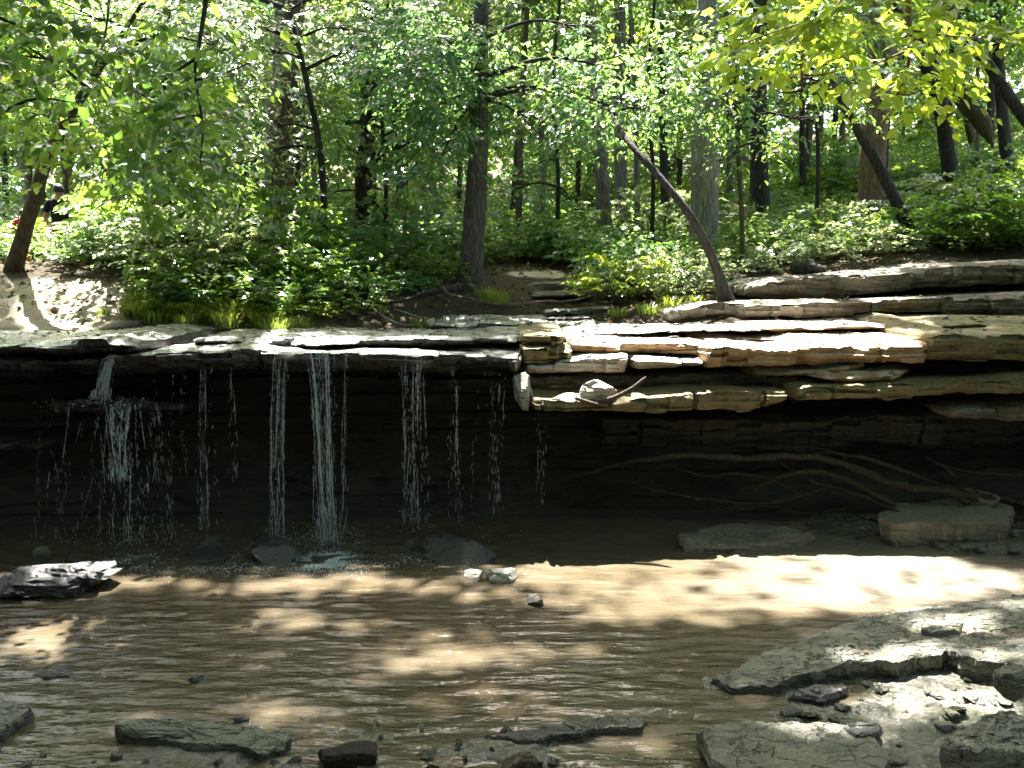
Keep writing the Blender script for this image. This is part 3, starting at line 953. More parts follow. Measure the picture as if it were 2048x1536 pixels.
def flat_stone(label, outline, z, thick, mat, seed=0, rim=0.03, rough=0.02, name='flat_rock', cat='rock', und=0.12, smooth=False):
    """outline: pixels of the top's rim (px, py[, z above z])"""
    P = np.array([atZ(o[0], o[1], z + (o[2] if len(o) > 2 else 0)) for o in outline])
    L = np.r_[0, np.cumsum(np.linalg.norm(np.diff(np.vstack([P, P[:1]]), axis=0), axis=1))]
    n = int(max(70, min(520, L[-1] / 0.013)))
    nr = int(max(20, min(80, L[-1] / 0.10)))
    s = np.linspace(0, L[-1], n, endpoint=False)
    Q = np.vstack([P, P[:1]])
    O = np.stack([np.interp(s, L, Q[:, i]) for i in range(3)], -1)
    O[:, :2] += rim * np.stack([fbm(O * 7, 3, seed), fbm(O * 7 + 9, 3, seed + 1)], -1) + rim * 0.5 * np.stack([fbm(O * 22, 2, seed + 2), fbm(O * 22 + 5, 2, seed + 3)], -1)
    c = O.mean(0)
    rows = []
    for r in np.linspace(0.03, 1, nr):
        T = c + (O - c) * r
        te = fbm(T * np.array([2.5, 5, 2]), 4, seed + 4)
        T[:, 2] += rough * (0.7 * te + 1.6 * np.floor(te * 5) / 5) + rough * 0.55 * fbm(T * 17, 4, seed + 5) - rough * 0.5 * sstep(0.93, 1, r)
        rows.append(T)
    top = rows[-1].copy()
    for t in np.linspace(0, 1, 9)[1:]:
        T = c + (top - c) * (1 - und * t * t)
        T[:, 2] = top[:, 2] - thick * t
        d = nrm((top - c) * np.array([1, 1, 0]))
        sl = np.floor(T[:, 2] / 0.03 + fbm(T * 5, 2, seed + 6))
        T += d * (0.02 * (_hash(sl, sl * 0, sl * 0, seed) - 0.3) + 0.02 * fbm(T * 14, 3, seed + 7))[:, None] * min(1, thick / 0.1)
        rows.append(T)
    V = np.stack(rows, 0)
    m = len(rows)
    Vf = np.vstack([V.reshape(-1, 3), c[None] + [[0, 0, V[0, :, 2].mean() - c[2]]], V[-1].mean(0)[None]])
    k = np.arange(n)
    F = [grid_faces(m, n, True), np.stack([np.full(n, m * n), (k + 1) % n, k], -1), np.stack([np.full(n, m * n + 1), (m - 1) * n + k, (m - 1) * n + (k + 1) % n], -1)]
    return tag(obj(name, Vf, F, mat, smooth=smooth), label, cat)


def boulder(label, px, py, w, h, z0, mat, seed=0, depth=None, name='boulder', cat='rock', Y=None, rough=0.28, yaw=0.0, pts=1.0):
    """stands with its foot at px, py on height z0; w, h in pixels"""
    c = atZ(px, py, z0) if Y is None else atY(px, py, Y)
    k = c[1] / FPX
    rx, rz = w * k / 2, h * k
    ry = depth if depth else rx * 0.8
    n, m = 26, 48
    th = np.linspace(0.02, math.pi - 0.02, n)[:, None]
    ph = np.linspace(0, 2 * math.pi, m, endpoint=False)[None, :]
    D = np.stack([np.sin(th) * np.cos(ph), np.sin(th) * np.sin(ph), np.cos(th) + 0 * ph], -1)
    S = np.sign(D) * np.abs(D) ** 0.72
    r = 1 + rough * fbm(D * 1.7 + seed, 4, seed) + 0.35 * rough * fbm(D * 6 + seed, 3, seed + 1)
    # a few flat broken facets
    g = np.random.default_rng(seed)
    for _ in range(6):
        nn = nrm(g.normal(size=3))
        dd = (S * r[..., None]) @ nn
        lim = g.uniform(0.55, 0.85)
        r = np.where(dd > lim, r * lim / np.maximum(dd, 1e-3), r)
    V = S * r[..., None] * np.array([rx, ry, rz * 0.72])
    ca, sa = math.cos(yaw), math.sin(yaw)
    V = np.stack([V[..., 0] * ca - V[..., 1] * sa, V[..., 0] * sa + V[..., 1] * ca, V[..., 2]], -1)
    V = V + c + np.array([0, ry * 0.5, rz * 0.28])
    return tag(obj(name, V.reshape(-1, 3), grid_faces(n, m, True), mat, smooth=False), label, cat)


# foreground, near shore
flat_stone('large flat mossy slab with a broken dark edge, bottom right', [(1395, 1462), (1430, 1448), (1540, 1438), (1660, 1442), (1740, 1462), (1776, 1500), (1768, 1548), (1600, 1556), (1480, 1550), (1430, 1520)], 0.16, 0.22, M['rock_shore'], 1, rough=0.018)
flat_stone('broad pale layered rock shelf with a dark undercut front edge, right shore', [(1428, 1358, -0.09), (1500, 1322, -0.08), (1590, 1288, -0.08), (1680, 1246, -0.08), (1760, 1232, -0.06), (1850, 1214, -0.05), (2060, 1184, -0.02), (2330, 1160, 0.05), (2360, 1330, 0.24), (2060, 1322, 0.12), (1960, 1318, 0.06), (1882, 1290, 0.05), (1876, 1308, 0.03), (1790, 1320, 0.02), (1690, 1325, 0.0), (1600, 1345, -0.02), (1540, 1362, -0.05), (1470, 1370, -0.07)], 0.13, 0.24, M['rock_shore'], 2, rough=0.022, name='rock_shelf', cat='rock shelf', rim=0.05)
flat_stone('long tilted slab with a dark edge lying in the shallow water at bottom left', [(228, 1452, 0.03), (262, 1436, 0.03), (360, 1440), (480, 1455), (585, 1472), (560, 1492), (520, 1500), (470, 1488), (380, 1484), (300, 1472)], 0.065, 0.15, M['rock_shore'], 3, rough=0.02)
flat_stone('grey slab cut off by the left picture edge', [(-120, 1400), (0, 1395), (62, 1410), (60, 1418), (20, 1440), (-20, 1470), (-120, 1480)], 0.09, 0.15, M['rock_shore'], 4)
flat_stone('small dark wedge stone in the water at bottom, left of centre', [(640, 1498), (690, 1484), (735, 1478), (752, 1480), (750, 1506), (700, 1512), (655, 1512)], 0.07, 0.12, M['cliff'], 5, rough=0.012)
boulder('brown stone cut by the bottom picture edge', 1038, 1548, 78, 40, -0.02, M['bark_brown'], 6)
flat_stone('low sunlit slab awash in the shallow water, bottom centre', [(975, 1462), (1060, 1448), (1160, 1436), (1270, 1430), (1296, 1440), (1280, 1452), (1180, 1458), (1140, 1470), (1040, 1474)], 0.045, 0.1, M['rock_shore'], 7, rough=0.02)
flat_stone('flat pebbly stone just breaking the surface at left', [(50, 1342), (80, 1328), (130, 1326), (154, 1338), (140, 1350), (85, 1354)], 0.02, 0.08, M['rock_shore'], 8, rough=0.02)
boulder('tiny pale stone poking out of the pool', 391, 1366, 30, 15, -0.01, M['rock_shore'], 9)
boulder('dark angular stone among gravel at the right edge', 2040, 1392, 80, 62, 0.32, M['rock_shore'], 10, rough=0.4)
flat_stone('tilted layered stone on the right shore near the corner', [(1885, 1478), (1920, 1446), (1970, 1420, 0.05), (2030, 1416, 0.06), (2070, 1440, 0.05), (2060, 1500), (1960, 1506)], 0.28, 0.2, M['rock_shore'], 11, rough=0.03)
flat_stone('small dark stone between the mossy slab and the shelf', [(1690, 1452), (1720, 1444), (1760, 1450), (1762, 1466), (1715, 1470)], 0.17, 0.12, M['rock_black'], 12, rough=0.02)
flat_stone('dark ragged stone in front of the undercut slab', [(1575, 1384), (1620, 1366), (1690, 1360), (1700, 1376), (1640, 1392)], 0.06, 0.1, M['rock_black'], 13, rough=0.03)
flat_stone('flat rough stone lying on the right shelf', [(1840, 1254), (1880, 1243), (1930, 1246), (1920, 1257), (1870, 1263)], 0.19, 0.07, M['rock_shore'], 14, rough=0.02)
# pool and foot of the fall
boulder('knobbly wet black rock sparkling in the sun at left', 120, 1190, 190, 58, -0.03, M['rock_black'], 20, depth=0.35, rough=0.55)
boulder('low wet black rock running out of the left picture edge', 20, 1196, 150, 38, -0.03, M['rock_black'], 21, depth=0.3, rough=0.5)
boulder('rounded wet rock dotted with spray at the foot of the fall', 915, 1130, 160, 48, -0.03, M['rock_black'], 22, depth=0.35, rough=0.3)
boulder('dark slanting rock beside the strongest waterfall strand', 548, 1134, 110, 46, -0.03, M['rock_black'], 23, depth=0.25, rough=0.45)
boulder('small black rock in the foamy water behind the pool', 410, 1130, 80, 28, -0.03, M['rock_black'], 24, depth=0.2)
boulder('white lit stone in the pool below the rounded wet rock', 1008, 1168, 72, 28, -0.03, M['limestone'], 25, depth=0.16, rough=0.4)
boulder('small sunlit stone left of the white lit stone', 950, 1166, 46, 20, -0.03, M['limestone'], 26, depth=0.12, rough=0.4)
boulder('little speckled stone alone in the middle of the pool', 1070, 1214, 50, 22, -0.02, M['rock_shore'], 27, depth=0.12, rough=0.4)
flat_stone('dark low flat rock on the gravel below the roots', [(1352, 1072), (1400, 1056), (1500, 1048), (1600, 1052), (1632, 1066), (1600, 1080), (1480, 1088), (1370, 1088)], 0.085, 0.14, M['limestone_grey'], 28, rough=0.045)
flat_stone('big flat tilted boulder slab with grey top and reddish face at right', [(1758, 1026, -0.02), (1800, 1006, 0.0), (1900, 994, 0.02), (2000, 994, 0.03), (2030, 1022, 0), (2010, 1044, -0.06), (1920, 1050, -0.08), (1850, 1040, -0.05), (1790, 1046, -0.06)], 0.32, 0.26, M['limestone_grey'], 29, rough=0.022, und=0.1, rim=0.06)
boulder('grey stone lump lying on the big tilted slab', 1962, 1004, 80, 22, 0.35, M['limestone_grey'], 30, depth=0.15)
boulder('white sunlit rock lying on the ledge under the overhang', 1196, 794, 90, 36, 0, M['limestone'], 31, Y=8.98, depth=0.14, rough=0.55)
boulder('pale wet rock at the right end of the waterfall', 1046, 800, 40, 52, 0, M['limestone'], 32, Y=9.02, depth=0.16, rough=0.4)
boulder('small flat pale stone beside the white sunlit rock', 1140, 805, 110, 16, 0, M['limestone'], 33, Y=8.9, depth=0.12, rough=0.4)
boulder('round white stone on the bank left of the stream', 694, 556, 10, 8, 0, M['limestone'], 34, Y=12.4)
boulder('small white stone at the stream edge', 860, 648, 18, 12, 0, M['limestone'], 35, Y=11.2)

# stones strewn over the near shore and shallows, gravel under the cliff
g = np.random.default_rng(77)
stone_protos = []
for i in range(5):
    o = boulder('x', 1700, 1400, 60, 30, 0.0, M['rock_shore'], 100 + i, rough=0.6, name='shore_stone')
    stone_protos.append(o.data)
    bpy.data.objects.remove(o)
for me in stone_protos:
    co = np.empty(len(me.vertices) * 3, np.float32)
    me.vertices.foreach_get('co', co)
    co = co.reshape(-1, 3)
    c = (co.min(0) + co.max(0)) / 2
    co = (co - c) / (co.max(0) - co.min(0))[0]
    me.vertices.foreach_set('co', co.ravel())
    me.update()


def stone(me, x, y, s, label, group, mat=None, flat=1.0):
    o = link('shore_stone', me)
    o.location = (float(x), float(y), float(bed_at(x, y)) + s * 0.1)
    o.rotation_euler = (g.normal(0, 0.15), g.normal(0, 0.15), g.uniform(0, 6.28))
    o.scale = (s, s * g.uniform(0.7, 1.3), s * flat * g.uniform(0.7, 1.3))
    return tag(o, label, 'stone', group)


for i in range(95):
    p = atZ(g.uniform(1430, 2060), g.uniform(1345, 1536), 0.08)
    if bed_at(p[0], p[1]) < -0.03: continue
    stone(stone_protos[i % 5], p[0], p[1], 0.035 + 0.15 * g.random() ** 3, 'small grey stone strewn on the near right shore', 'stones on the near right shore', flat=0.4)
for i in range(45):
    p = atZ(g.uniform(0, 1400), g.uniform(1430, 1536), 0.0)
    stone(stone_protos[i % 5], p[0], p[1], g.uniform(0.03, 0.10), 'small wet stone awash in the shallow riffle at the bottom', 'stones in the shallow riffle')
for i in range(60):
    p = atZ(g.uniform(1560, 2080), g.uniform(1058, 1116), 0.05)
    stone(stone_protos[i % 5], p[0], p[1], g.uniform(0.04, 0.14), 'small stone of the gravel strip under the cliff', 'stones of the gravel strip', flat=0.8)
for i in range(26):
    p = atZ(g.uniform(60, 1000), g.uniform(1085, 1125), 0.0)
    o = stone(stone_protos[i % 5], p[0], p[1], g.uniform(0.08, 0.22), 'wet dark stone in the spray at the foot of the fall', 'stones at the foot of the fall', flat=0.8)
    o.location.z = -0.01
for i in range(26):
    p = atY(g.uniform(-40, 280), 600, g.uniform(11.3, 12.7))
    o = stone(stone_protos[i % 5], p[0], p[1], 0.03 + 0.10 * g.random() ** 2, 'small stone lying on the bright sandy bank', 'stones on the sandy bank', flat=0.6)
    o.location.z = float(floor_z(p[0], p[1])) + 0.01

# ------------------------------------------------------------------ falling water
_t = np.linspace(0, 2 * math.pi, 6, endpoint=False)
_rows = [(-1.0, 0.05), (-0.55, 0.75), (0.1, 1.0), (0.65, 0.6), (1.0, 0.05)]
DROP = np.array([[r * math.cos(a), r * math.sin(a), z] for z, r in _rows for a in _t])
DROPF = grid_faces(5, 6, True)


def drops(C, rx, hz, rng):
    C = np.asarray(C)
    n = len(C)
    V = DROP[None] * np.stack([rx, rx, hz], -1)[:, None, :]
    V = V + rng.normal(0, 0.25, V.shape) * rx[:, None, None] * np.array([1, 1, 0.6])
    sh = rng.normal(0, 0.10, (n, 2))
    V[..., 0] += sh[:, :1] * V[..., 2]
    V = V + C[:, None, :]
    F = DROPF[None] + (np.arange(n) * len(DROP))[:, None, None]
    return V.reshape(-1, 3), F.reshape(-1, 4)


def strand(label, parts, seed):
    """parts: (px_top, py_top, px_bot, py_bot, depth top, spread px top, spread px bottom, threads, fill, thickness m, throw m)"""
    rng = np.random.default_rng(seed)
    sheet, thread, beads = MB(), MB(), MB()
    a0 = atY(parts[0][0], parts[0][3], parts[0][4])
    for (x0, y0, x1, y1, Y, s0, s1, nth, fill, r, thr) in parts:
        a, b = atY(x0, y0, Y), atY(x1, y1, Y - thr)
        k = Y / FPX
        H = a[2] - b[2]
        if fill > 0.43:
            # thin skin of water that tears into fingers lower down
            m = 9
            n = max(16, int(H / 0.025))
            t = np.linspace(0, 1, n)[:, None]
            u = np.linspace(-0.5, 0.5, m)[None, :]
            wd = k * (s0 * (1 - t) + s1 * t) * (0.75 + 0.5 * vnoise(np.stack([t * H * 5, 0 * t + seed, 0 * t], -1), 3))
            x = a[0] + (b[0] - a[0]) * np.sqrt(t) + u * wd + 0.012 * vnoise(np.stack([t * H * 4 + 0 * u, u * 3 + 0 * t, 0 * t + 0 * u + seed], -1), 4)
            y = Y - thr * np.sqrt(t) + 0.03 * vnoise(np.stack([t * H * 6 + 0 * u, u * 7 + 0 * t, 0 * t + 0 * u + seed + 3], -1), 5) + 0.02 * np.cos(u * 6)
            z = a[2] - H * t + 0 * u
            sheet.add(np.stack([x, y, z], -1).reshape(-1, 3), grid_faces(n, m))
        for j in range(nth):
            u0, u1 = rng.normal(0, 0.42, 2)
            u1 = u0 * 0.6 + u1 * 0.5
            n = max(12, int(H / 0.025))
            t = np.linspace(0, 1, n)
            x = a[0] + (b[0] - a[0]) * np.sqrt(t) + k * (u0 * s0 * (1 - t) + u1 * s1 * t)
            x = x + 0.006 * np.cumsum(rng.normal(0, 0.3, n)) * (0.4 + t)
            z = a[2] - H * t
            y = Y - thr * np.sqrt(t) + rng.normal(0, 0.012)
            path = np.stack([x, y, z], -1)
            rr = r * rng.uniform(0.2, 0.7)
            gate = vnoise(np.stack([t * n * 0.10, 0 * t + j * 7.7, 0 * t + seed], -1), 3) * 0.5 + 0.5
            keep = gate < fill * (1.25 - 0.4 * t)
            i = 0
            while i < n:
                if not keep[i]:
                    i += 1; continue
                e = i
                while e < n and keep[e]: e += 1
                if e - i >= 3:
                    m = e - i
                    taper = np.sin(np.linspace(0.2, math.pi - 0.12, m)) ** 0.5
                    thread.add(*tube(path[i:e], rr * taper * (1 + 0.5 * rng.normal(0, 1, m).clip(-1, 1.6)).clip(0.25), 6))
                i = e
            nd = int(H * 14 * (1.2 - fill))
            if nd:
                td = rng.random(nd)
                C = np.stack([np.interp(td, t, x) + rng.normal(0, 0.014, nd), np.interp(td, t, y) + rng.normal(0, 0.02, nd), np.interp(td, t, z)], -1)
                beads.add(*drops(C, rng.uniform(0.15, 0.5, nd) * r, rng.uniform(0.008, 0.045, nd) * (0.6 + 0.6 * td), rng))
    root = empty('waterfall_strand', a0, label, 'waterfall')
    if sheet.n:
        obj('sheet', *sheet.get(), M['sheet_dense' if seed in (1, 2, 8, 14) else 'sheet'], root)
    if thread.n:
        tag(obj('thread', *thread.get(), M['fall'], root), kind='stuff')
    if beads.n:
        tag(obj('drop', *beads.get(), M['fall'], root), kind='stuff')
    return root


YL = 8.98
strand('curving upper left cascade dropping onto the small dark shelf', [(232, 708, 208, 800, YL, 14, 26, 16, 0.85, 0.010, 0.1), (222, 715, 200, 798, YL, 20, 40, 8, 0.5, 0.006, 0.12)], 1)
strand('sparkling lower left cascade spilling off the small dark shelf', [(236, 806, 262, 1112, 9.0, 46, 60, 12, 0.42, 0.008, 0.12), (245, 808, 240, 960, 8.98, 30, 40, 10, 0.5, 0.011, 0.15), (310, 812, 330, 1100, 9.05, 60, 80, 9, 0.28, 0.004, 0.1)], 2)
strand('thin dripping curtain left of the lower left cascade', [(150, 812, 150, 1080, 9.05, 110, 120, 13, 0.26, 0.0045, 0.05)], 3)
strand('faint drips between the left cascade and the first thin strand', [(330, 738, 330, 960, YL, 70, 80, 6, 0.22, 0.004, 0.03)], 4)
strand('thin broken strand, first one right of the left cascade', [(408, 735, 412, 1060, YL, 16, 20, 5, 0.45, 0.0055, 0.04)], 5)
strand('hair thin strand, second one right of the left cascade', [(466, 735, 466, 980, YL, 6, 14, 3, 0.4, 0.0045, 0.03)], 6)
strand('medium white strand just left of the strongest twin strands', [(563, 715, 558, 1095, YL, 22, 26, 9, 0.55, 0.006, 0.08), (574, 712, 566, 1095, YL, 6, 10, 3, 0.8, 0.006, 0.08)], 7)
strand('strongest twin waterfall strands reaching the foam', [(618, 704, 650, 1118, YL - 0.02, 10, 10, 6, 0.85, 0.008, 0.12), (655, 705, 670, 1118, YL - 0.02, 8, 9, 6, 0.9, 0.009, 0.12), (636, 706, 655, 1118, YL, 40, 40, 10, 0.45, 0.005, 0.1)], 8)
strand('single beaded strand just right of the twin strands', [(694, 708, 690, 1070, YL, 4, 12, 3, 0.6, 0.0045, 0.04)], 9)
strand('wide ragged strand of drops in the middle of the lip', [(832, 708, 830, 1050, YL, 34, 44, 16, 0.42, 0.0055, 0.05)], 10)
strand('narrow dripping strand right of the wide ragged one', [(908, 738, 914, 1040, YL, 16, 22, 6, 0.42, 0.005, 0.04)], 11)
strand('fine sparse drips near the right end of the lip', [(985, 742, 985, 1030, YL + 0.05, 70, 76, 8, 0.22, 0.004, 0.03)], 12)
strand('faint drip under the ochre band right of the lip', [(1080, 822, 1082, 1010, 9.1, 20, 26, 4, 0.25, 0.004, 0.02)], 13)
strand('short white run of water over the pale wet rock', [(1038, 748, 1058, 800, 9.1, 10, 24, 12, 0.85, 0.008, 0.08)], 14)

# spray and foam: too many drops to count
rng = np.random.default_rng(3)
mb = MB()
spots = [(655, 1120, 40, 900, 0.09), (262, 1108, 60, 420, 0.16), (560, 1104, 30, 260, 0.08), (830, 1060, 40, 120, 0.15), (412, 1090, 40, 80, 0.1), (915, 1098, 70, 160, 0.06), (240, 806, 40, 160, 0.04), (150, 806, 50, 90, 0.02)]
for px, py, sp, n, hh in spots:
    c = atY(px, py, 8.85)
    k = 8.85 / FPX
    C = np.stack([c[0] + rng.normal(0, sp * k, n), c[1] + rng.normal(-0.05, 0.16, n), max(c[2], 0.0) + abs(rng.normal(0, hh, n))], -1)
    r = 0.001 + 0.004 * rng.random(n) ** 3
    mb.add(*drops(C, r, r * rng.uniform(1, 2.2, n), rng))
V, F = mb.get()
tag(obj('spray', V, F, M['fall']), 'fine drops splashing up at the foot of the waterfall', 'spray', kind='stuff')
mb = MB()
for px, py, sx, n in [(656, 1120, 40, 8000), (648, 1128, 90, 4200), (400, 1132, 160, 1500), (560, 1118, 40, 800), (262, 1118, 50, 900), (830, 1116, 50, 500), (640, 1134, 130, 900), (450, 1140, 240, 500), (280, 1136, 120, 500), (930, 1142, 80, 160)]:
    c = atZ(px, py, 0.0)
    k = c[1] / FPX
    C = np.stack([c[0] + rng.normal(0, sx * k * 0.6, n), c[1] + rng.normal(0, 0.13, n), rng.uniform(-0.004, 0.008, n)], -1)
    r = 0.0012 + (0.0085 if sx < 40 else 0.0045) * rng.random(n) ** 3
    mb.add(*drops(C, r, r * 0.45, rng))
V, F = mb.get()
tag(obj('foam', V, F, M['foam']), 'foam and bubbles floating below the waterfall strands', 'foam', kind='stuff')

# ------------------------------------------------------------------ roots, driftwood, twigs


def limb(name, label, path, wpx, mat, cat, seed=0, sides=10, rough=0.3, n=60, taper=(1, 1), group=None, ridge=0.0, kink=0.4, thin=1.0):
    P = catmull([atY(*p) for p in path], n)
    w = np.interp(np.linspace(0, 1, n), np.linspace(0, 1, len(wpx)), wpx)
    rad = w / 2 * P[:, 1] / FPX
    P = P + kink * rad[:, None] * np.stack([fbm(P * 3, 3, seed), fbm(P * 3 + 5, 3, seed), 1.4 * fbm(P * 4 + 9, 3, seed)], -1)
    rad = rad * thin * (1 + 0.25 * fbm(P * 5, 2, seed + 3))
    V, F = tube(P, rad, sides, rough, 9, seed, ridge=ridge)
    return tag(obj(name, V, F, mat), label, cat, group)


limb('tree_root', 'thick pale root arching high across the dark cliff base', [(1120, 962, 9.6), (1240, 930, 9.5), (1330, 914, 9.4), (1480, 916, 9.4), (1640, 918, 9.35), (1720, 942, 9.3), (1800, 968, 9.2), (1905, 988, 9.05), (1960, 996, 9.0)], [6, 9, 14, 15, 14, 17, 18, 20, 16], M['root'], 'root', 1, kink=1.0, thin=0.9)
limb('tree_root', 'thinner root running just above the thick pale root', [(1580, 914, 9.5), (1660, 906, 9.45), (1730, 918, 9.4), (1810, 945, 9.3), (1900, 975, 9.2), (1990, 998, 9.1)], [4, 7, 9, 9, 8, 8], M['root'], 'root', 2, kink=1.0, thin=0.9)
limb('tree_root', 'bow shaped root lower down, ending behind the big tilted slab', [(1500, 985, 9.5), (1550, 956, 9.4), (1610, 946, 9.35), (1680, 954, 9.3), (1740, 980, 9.15), (1790, 1012, 9.0)], [5, 9, 12, 13, 12, 13], M['root'], 'root', 3, kink=1.0, thin=0.9)
limb('tree_root', 'short root under the bow shaped one, pointing at the tilted slab', [(1660, 984, 9.4), (1710, 990, 9.25), (1760, 1008, 9.1), (1800, 1028, 8.95)], [5, 9, 10, 9], M['root'], 'root', 4, kink=1.0, thin=0.9)
limb('tree_root', 'dark sagging root along the back of the hollow', [(1290, 976, 9.6), (1360, 994, 9.55), (1450, 1006, 9.5), (1560, 1002, 9.45), (1640, 980, 9.45), (1690, 958, 9.4)], [5, 8, 9, 8, 7, 5], M['bark_dark'], 'root', 5, kink=1.0, thin=0.9)
limb('tree_root', 'mossy root sticking out at the right edge above the tilted slab', [(1880, 930, 9.4), (1940, 944, 9.3), (2000, 948, 9.2), (2120, 946, 9.1)], [3, 5, 7, 9], M['root'], 'root', 6, kink=1.0, thin=0.9)
limb('tree_root', 'stout root coming in from the right edge behind the tilted slab', [(1990, 996, 9.25), (2030, 1006, 9.2), (2140, 1020, 9.1)], [9, 14, 18], M['root'], 'root', 7, kink=1.0, thin=0.9)
limb('tree_root', 'lowest mossy root at the right edge beside the tilted slab', [(2010, 1040, 9.0), (2050, 1036, 8.95), (2140, 1040, 8.9)], [8, 11, 14], M['root'], 'root', 8, kink=1.0, thin=0.9)
limb('tree_root', 'long hanging root spanning the eroded bank above the stream steps', [(886, 578, 12.5), (905, 592, 12.4), (960, 602, 12.3), (1010, 609, 12.2), (1080, 604, 12.3), (1150, 600, 12.4), (1192, 588, 12.6)], [11, 8, 7, 5, 6, 5, 4], M['bark_brown'], 'root', 9, kink=1.0, thin=0.9)
limb('tree_root', 'dark root sloping left from the foot of the centre tree', [(925, 572, 12.9), (880, 580, 12.6), (830, 594, 12.4), (780, 604, 12.2)], [16, 13, 11, 7], M['bark_dark'], 'root', 10, kink=1.0, thin=0.9)
limb('tree_root', 'pale thin root on the dark bank left of the stream', [(760, 625, 12.0), (775, 640, 11.8), (795, 648, 11.6), (840, 652, 11.5)], [3, 6, 6, 3], M['deadwood'], 'root', 11, kink=1.0, thin=0.9)
limb('tree_root', 'second pale thin root, lying further up the dark left bank', [(790, 618, 12.1), (830, 632, 11.9), (870, 640, 11.7)], [3, 5, 3], M['deadwood'], 'root', 12, kink=1.0, thin=0.9)
for i, (lab, p, wd) in enumerate([('thin wiry root trailing below the thick pale root', [(1330, 930, 9.5), (1400, 950, 9.45), (1470, 946, 9.4), (1540, 962, 9.35), (1600, 990, 9.3)], [3, 5, 5, 4, 3]),
                                   ('thin root crossing behind the bow shaped root', [(1560, 920, 9.45), (1600, 950, 9.4), (1650, 972, 9.35), (1720, 982, 9.25), (1770, 1000, 9.1)], [4, 5, 6, 6, 5]),
                                   ('fine dark root dangling in the middle of the hollow', [(1240, 932, 9.55), (1262, 960, 9.5), (1300, 974, 9.5), (1330, 1010, 9.45)], [3, 4, 3, 2]),
                                   ('long faint root low at the cliff base', [(1330, 1016, 9.45), (1420, 1022, 9.4), (1520, 1014, 9.4), (1600, 1024, 9.3), (1690, 1016, 9.2)], [3, 5, 4, 5, 3]),
                                   ('thin root hanging beside the right picture edge', [(1850, 912, 9.4), (1890, 935, 9.3), (1935, 975, 9.2), (1985, 990, 9.1)], [3, 5, 5, 4]),
                                   ('fine root branching up from the thick pale root', [(1700, 936, 9.3), (1690, 915, 9.35), (1650, 898, 9.4), (1600, 894, 9.45)], [4, 4, 3, 2])]):
    limb('tree_root', lab, p, wd, M['root'], 'root', 50 + i, 7, kink=3.0, thin=0.8)
limb('driftwood', 'forked pale driftwood stick caught on the ledge under the overhang', [(1190, 806, 8.88), (1225, 796, 8.88), (1262, 778, 8.88), (1284, 760, 8.88), (1292, 754, 8.88)], [10, 11, 9, 6, 4], M['bark_brown'], 'driftwood', 13)
limb('driftwood', 'dark driftwood end beside the white sunlit rock', [(1150, 796, 8.84), (1180, 806, 8.84), (1215, 812, 8.84)], [7, 9, 6], M['bark_brown'], 'driftwood', 14)
limb('rotten_log', 'short rotten dark brown log on the sunny slope above the back course', [(1580, 540, 12.7), (1600, 536, 12.7), (1650, 541, 12.7)], [24, 26, 18], M['bark_dark'], 'log', 15, 14, 0.5, ridge=0.2)
limb('driftwood', 'bent brown branch washed up in the riffle at bottom left', [(112, 1446, 5.25), (140, 1456, 5.2), (170, 1470, 5.12), (195, 1482, 5.05)], [8, 13, 12, 7], M['deadwood'], 'driftwood', 16)
limb('stick', 'straight dark stick lying on the water at right', [(1888, 1150, 8.05), (1915, 1147, 8.08), (1938, 1141, 8.12)], [3, 4, 3], M['bark_dark'], 'stick', 17, 6)
limb('stick', 'long thin dark stick over the gravel above the mossy slab', [(1348, 1437, 5.25), (1420, 1434, 5.28), (1500, 1436, 5.28)], [5, 6, 3], M['bark_dark'], 'stick', 18, 6)
limb('stick', 'thin dark twig lying on the bare patch of the right shore', [(1922, 1374, 5.75), (1940, 1380, 5.72), (2010, 1380, 5.72)], [2.5, 3, 2], M['bark_dark'], 'stick', 19, 6)
for i, (lab, p) in enumerate([('bleached twig leaning left on the sunny gravel at right', [(1878, 1090, 8.6), (1900, 1102, 8.55), (1922, 1114, 8.5)]),
                              ('bleached forked twig in the middle of the sunny gravel', [(1924, 1088, 8.6), (1938, 1096, 8.57), (1975, 1112, 8.5)]),
                              ('bleached upright twig nearest the tilted slab', [(1996, 1068, 8.6), (2000, 1084, 8.58), (2004, 1104, 8.55)])]):
    limb('twig', lab, p, [3.5, 4, 3], M['deadwood'], 'twig', 30 + i, 6)

# fallen leaves and bits: countless
rng = np.random.default_rng(8)
n = 5200
x = rng.uniform(-8, 8, n)
y = rng.uniform(11.2, 19, n)
z = floor_z(x, y) + 0.03
A = nrm(np.stack([rng.normal(size=n), rng.normal(size=n), rng.normal(0, 0.25, n)], -1))
N = nrm(np.stack([rng.normal(0, 0.4, n), rng.normal(0, 0.4, n), np.ones(n)], -1))
V, F = leaf_geo(xyz(x, y, z), A, N, rng.uniform(0.05, 0.11, n), simple=True)
tag(obj('leaf_litter', V, F, plain_mat('leaf_litter', (0.16, 0.10, 0.055), 0.9, 0.2, 0.5, 6)), 'brown fallen leaves and litter on the forest floor', 'leaf litter', kind='stuff')

# bits that lie on the ledges and the shelf
from mathutils.bvhtree import BVHTree
LV, LF, nn = [], [], 0
for o in list(COL.objects):
    if o.type == 'MESH' and o.name.split('.')[0] in ('rock_ledge', 'rock_shelf', 'flat_rock'):
        me = o.data
        co = np.empty(len(me.vertices) * 3)
        me.vertices.foreach_get('co', co)
        LV.append(co.reshape(-1, 3))
        LF += [tuple(nn + i for i in p.vertices) for p in me.polygons]
        nn += len(me.vertices)
TOPS = BVHTree.FromPolygons(np.concatenate(LV).tolist(), LF)
del LV, LF


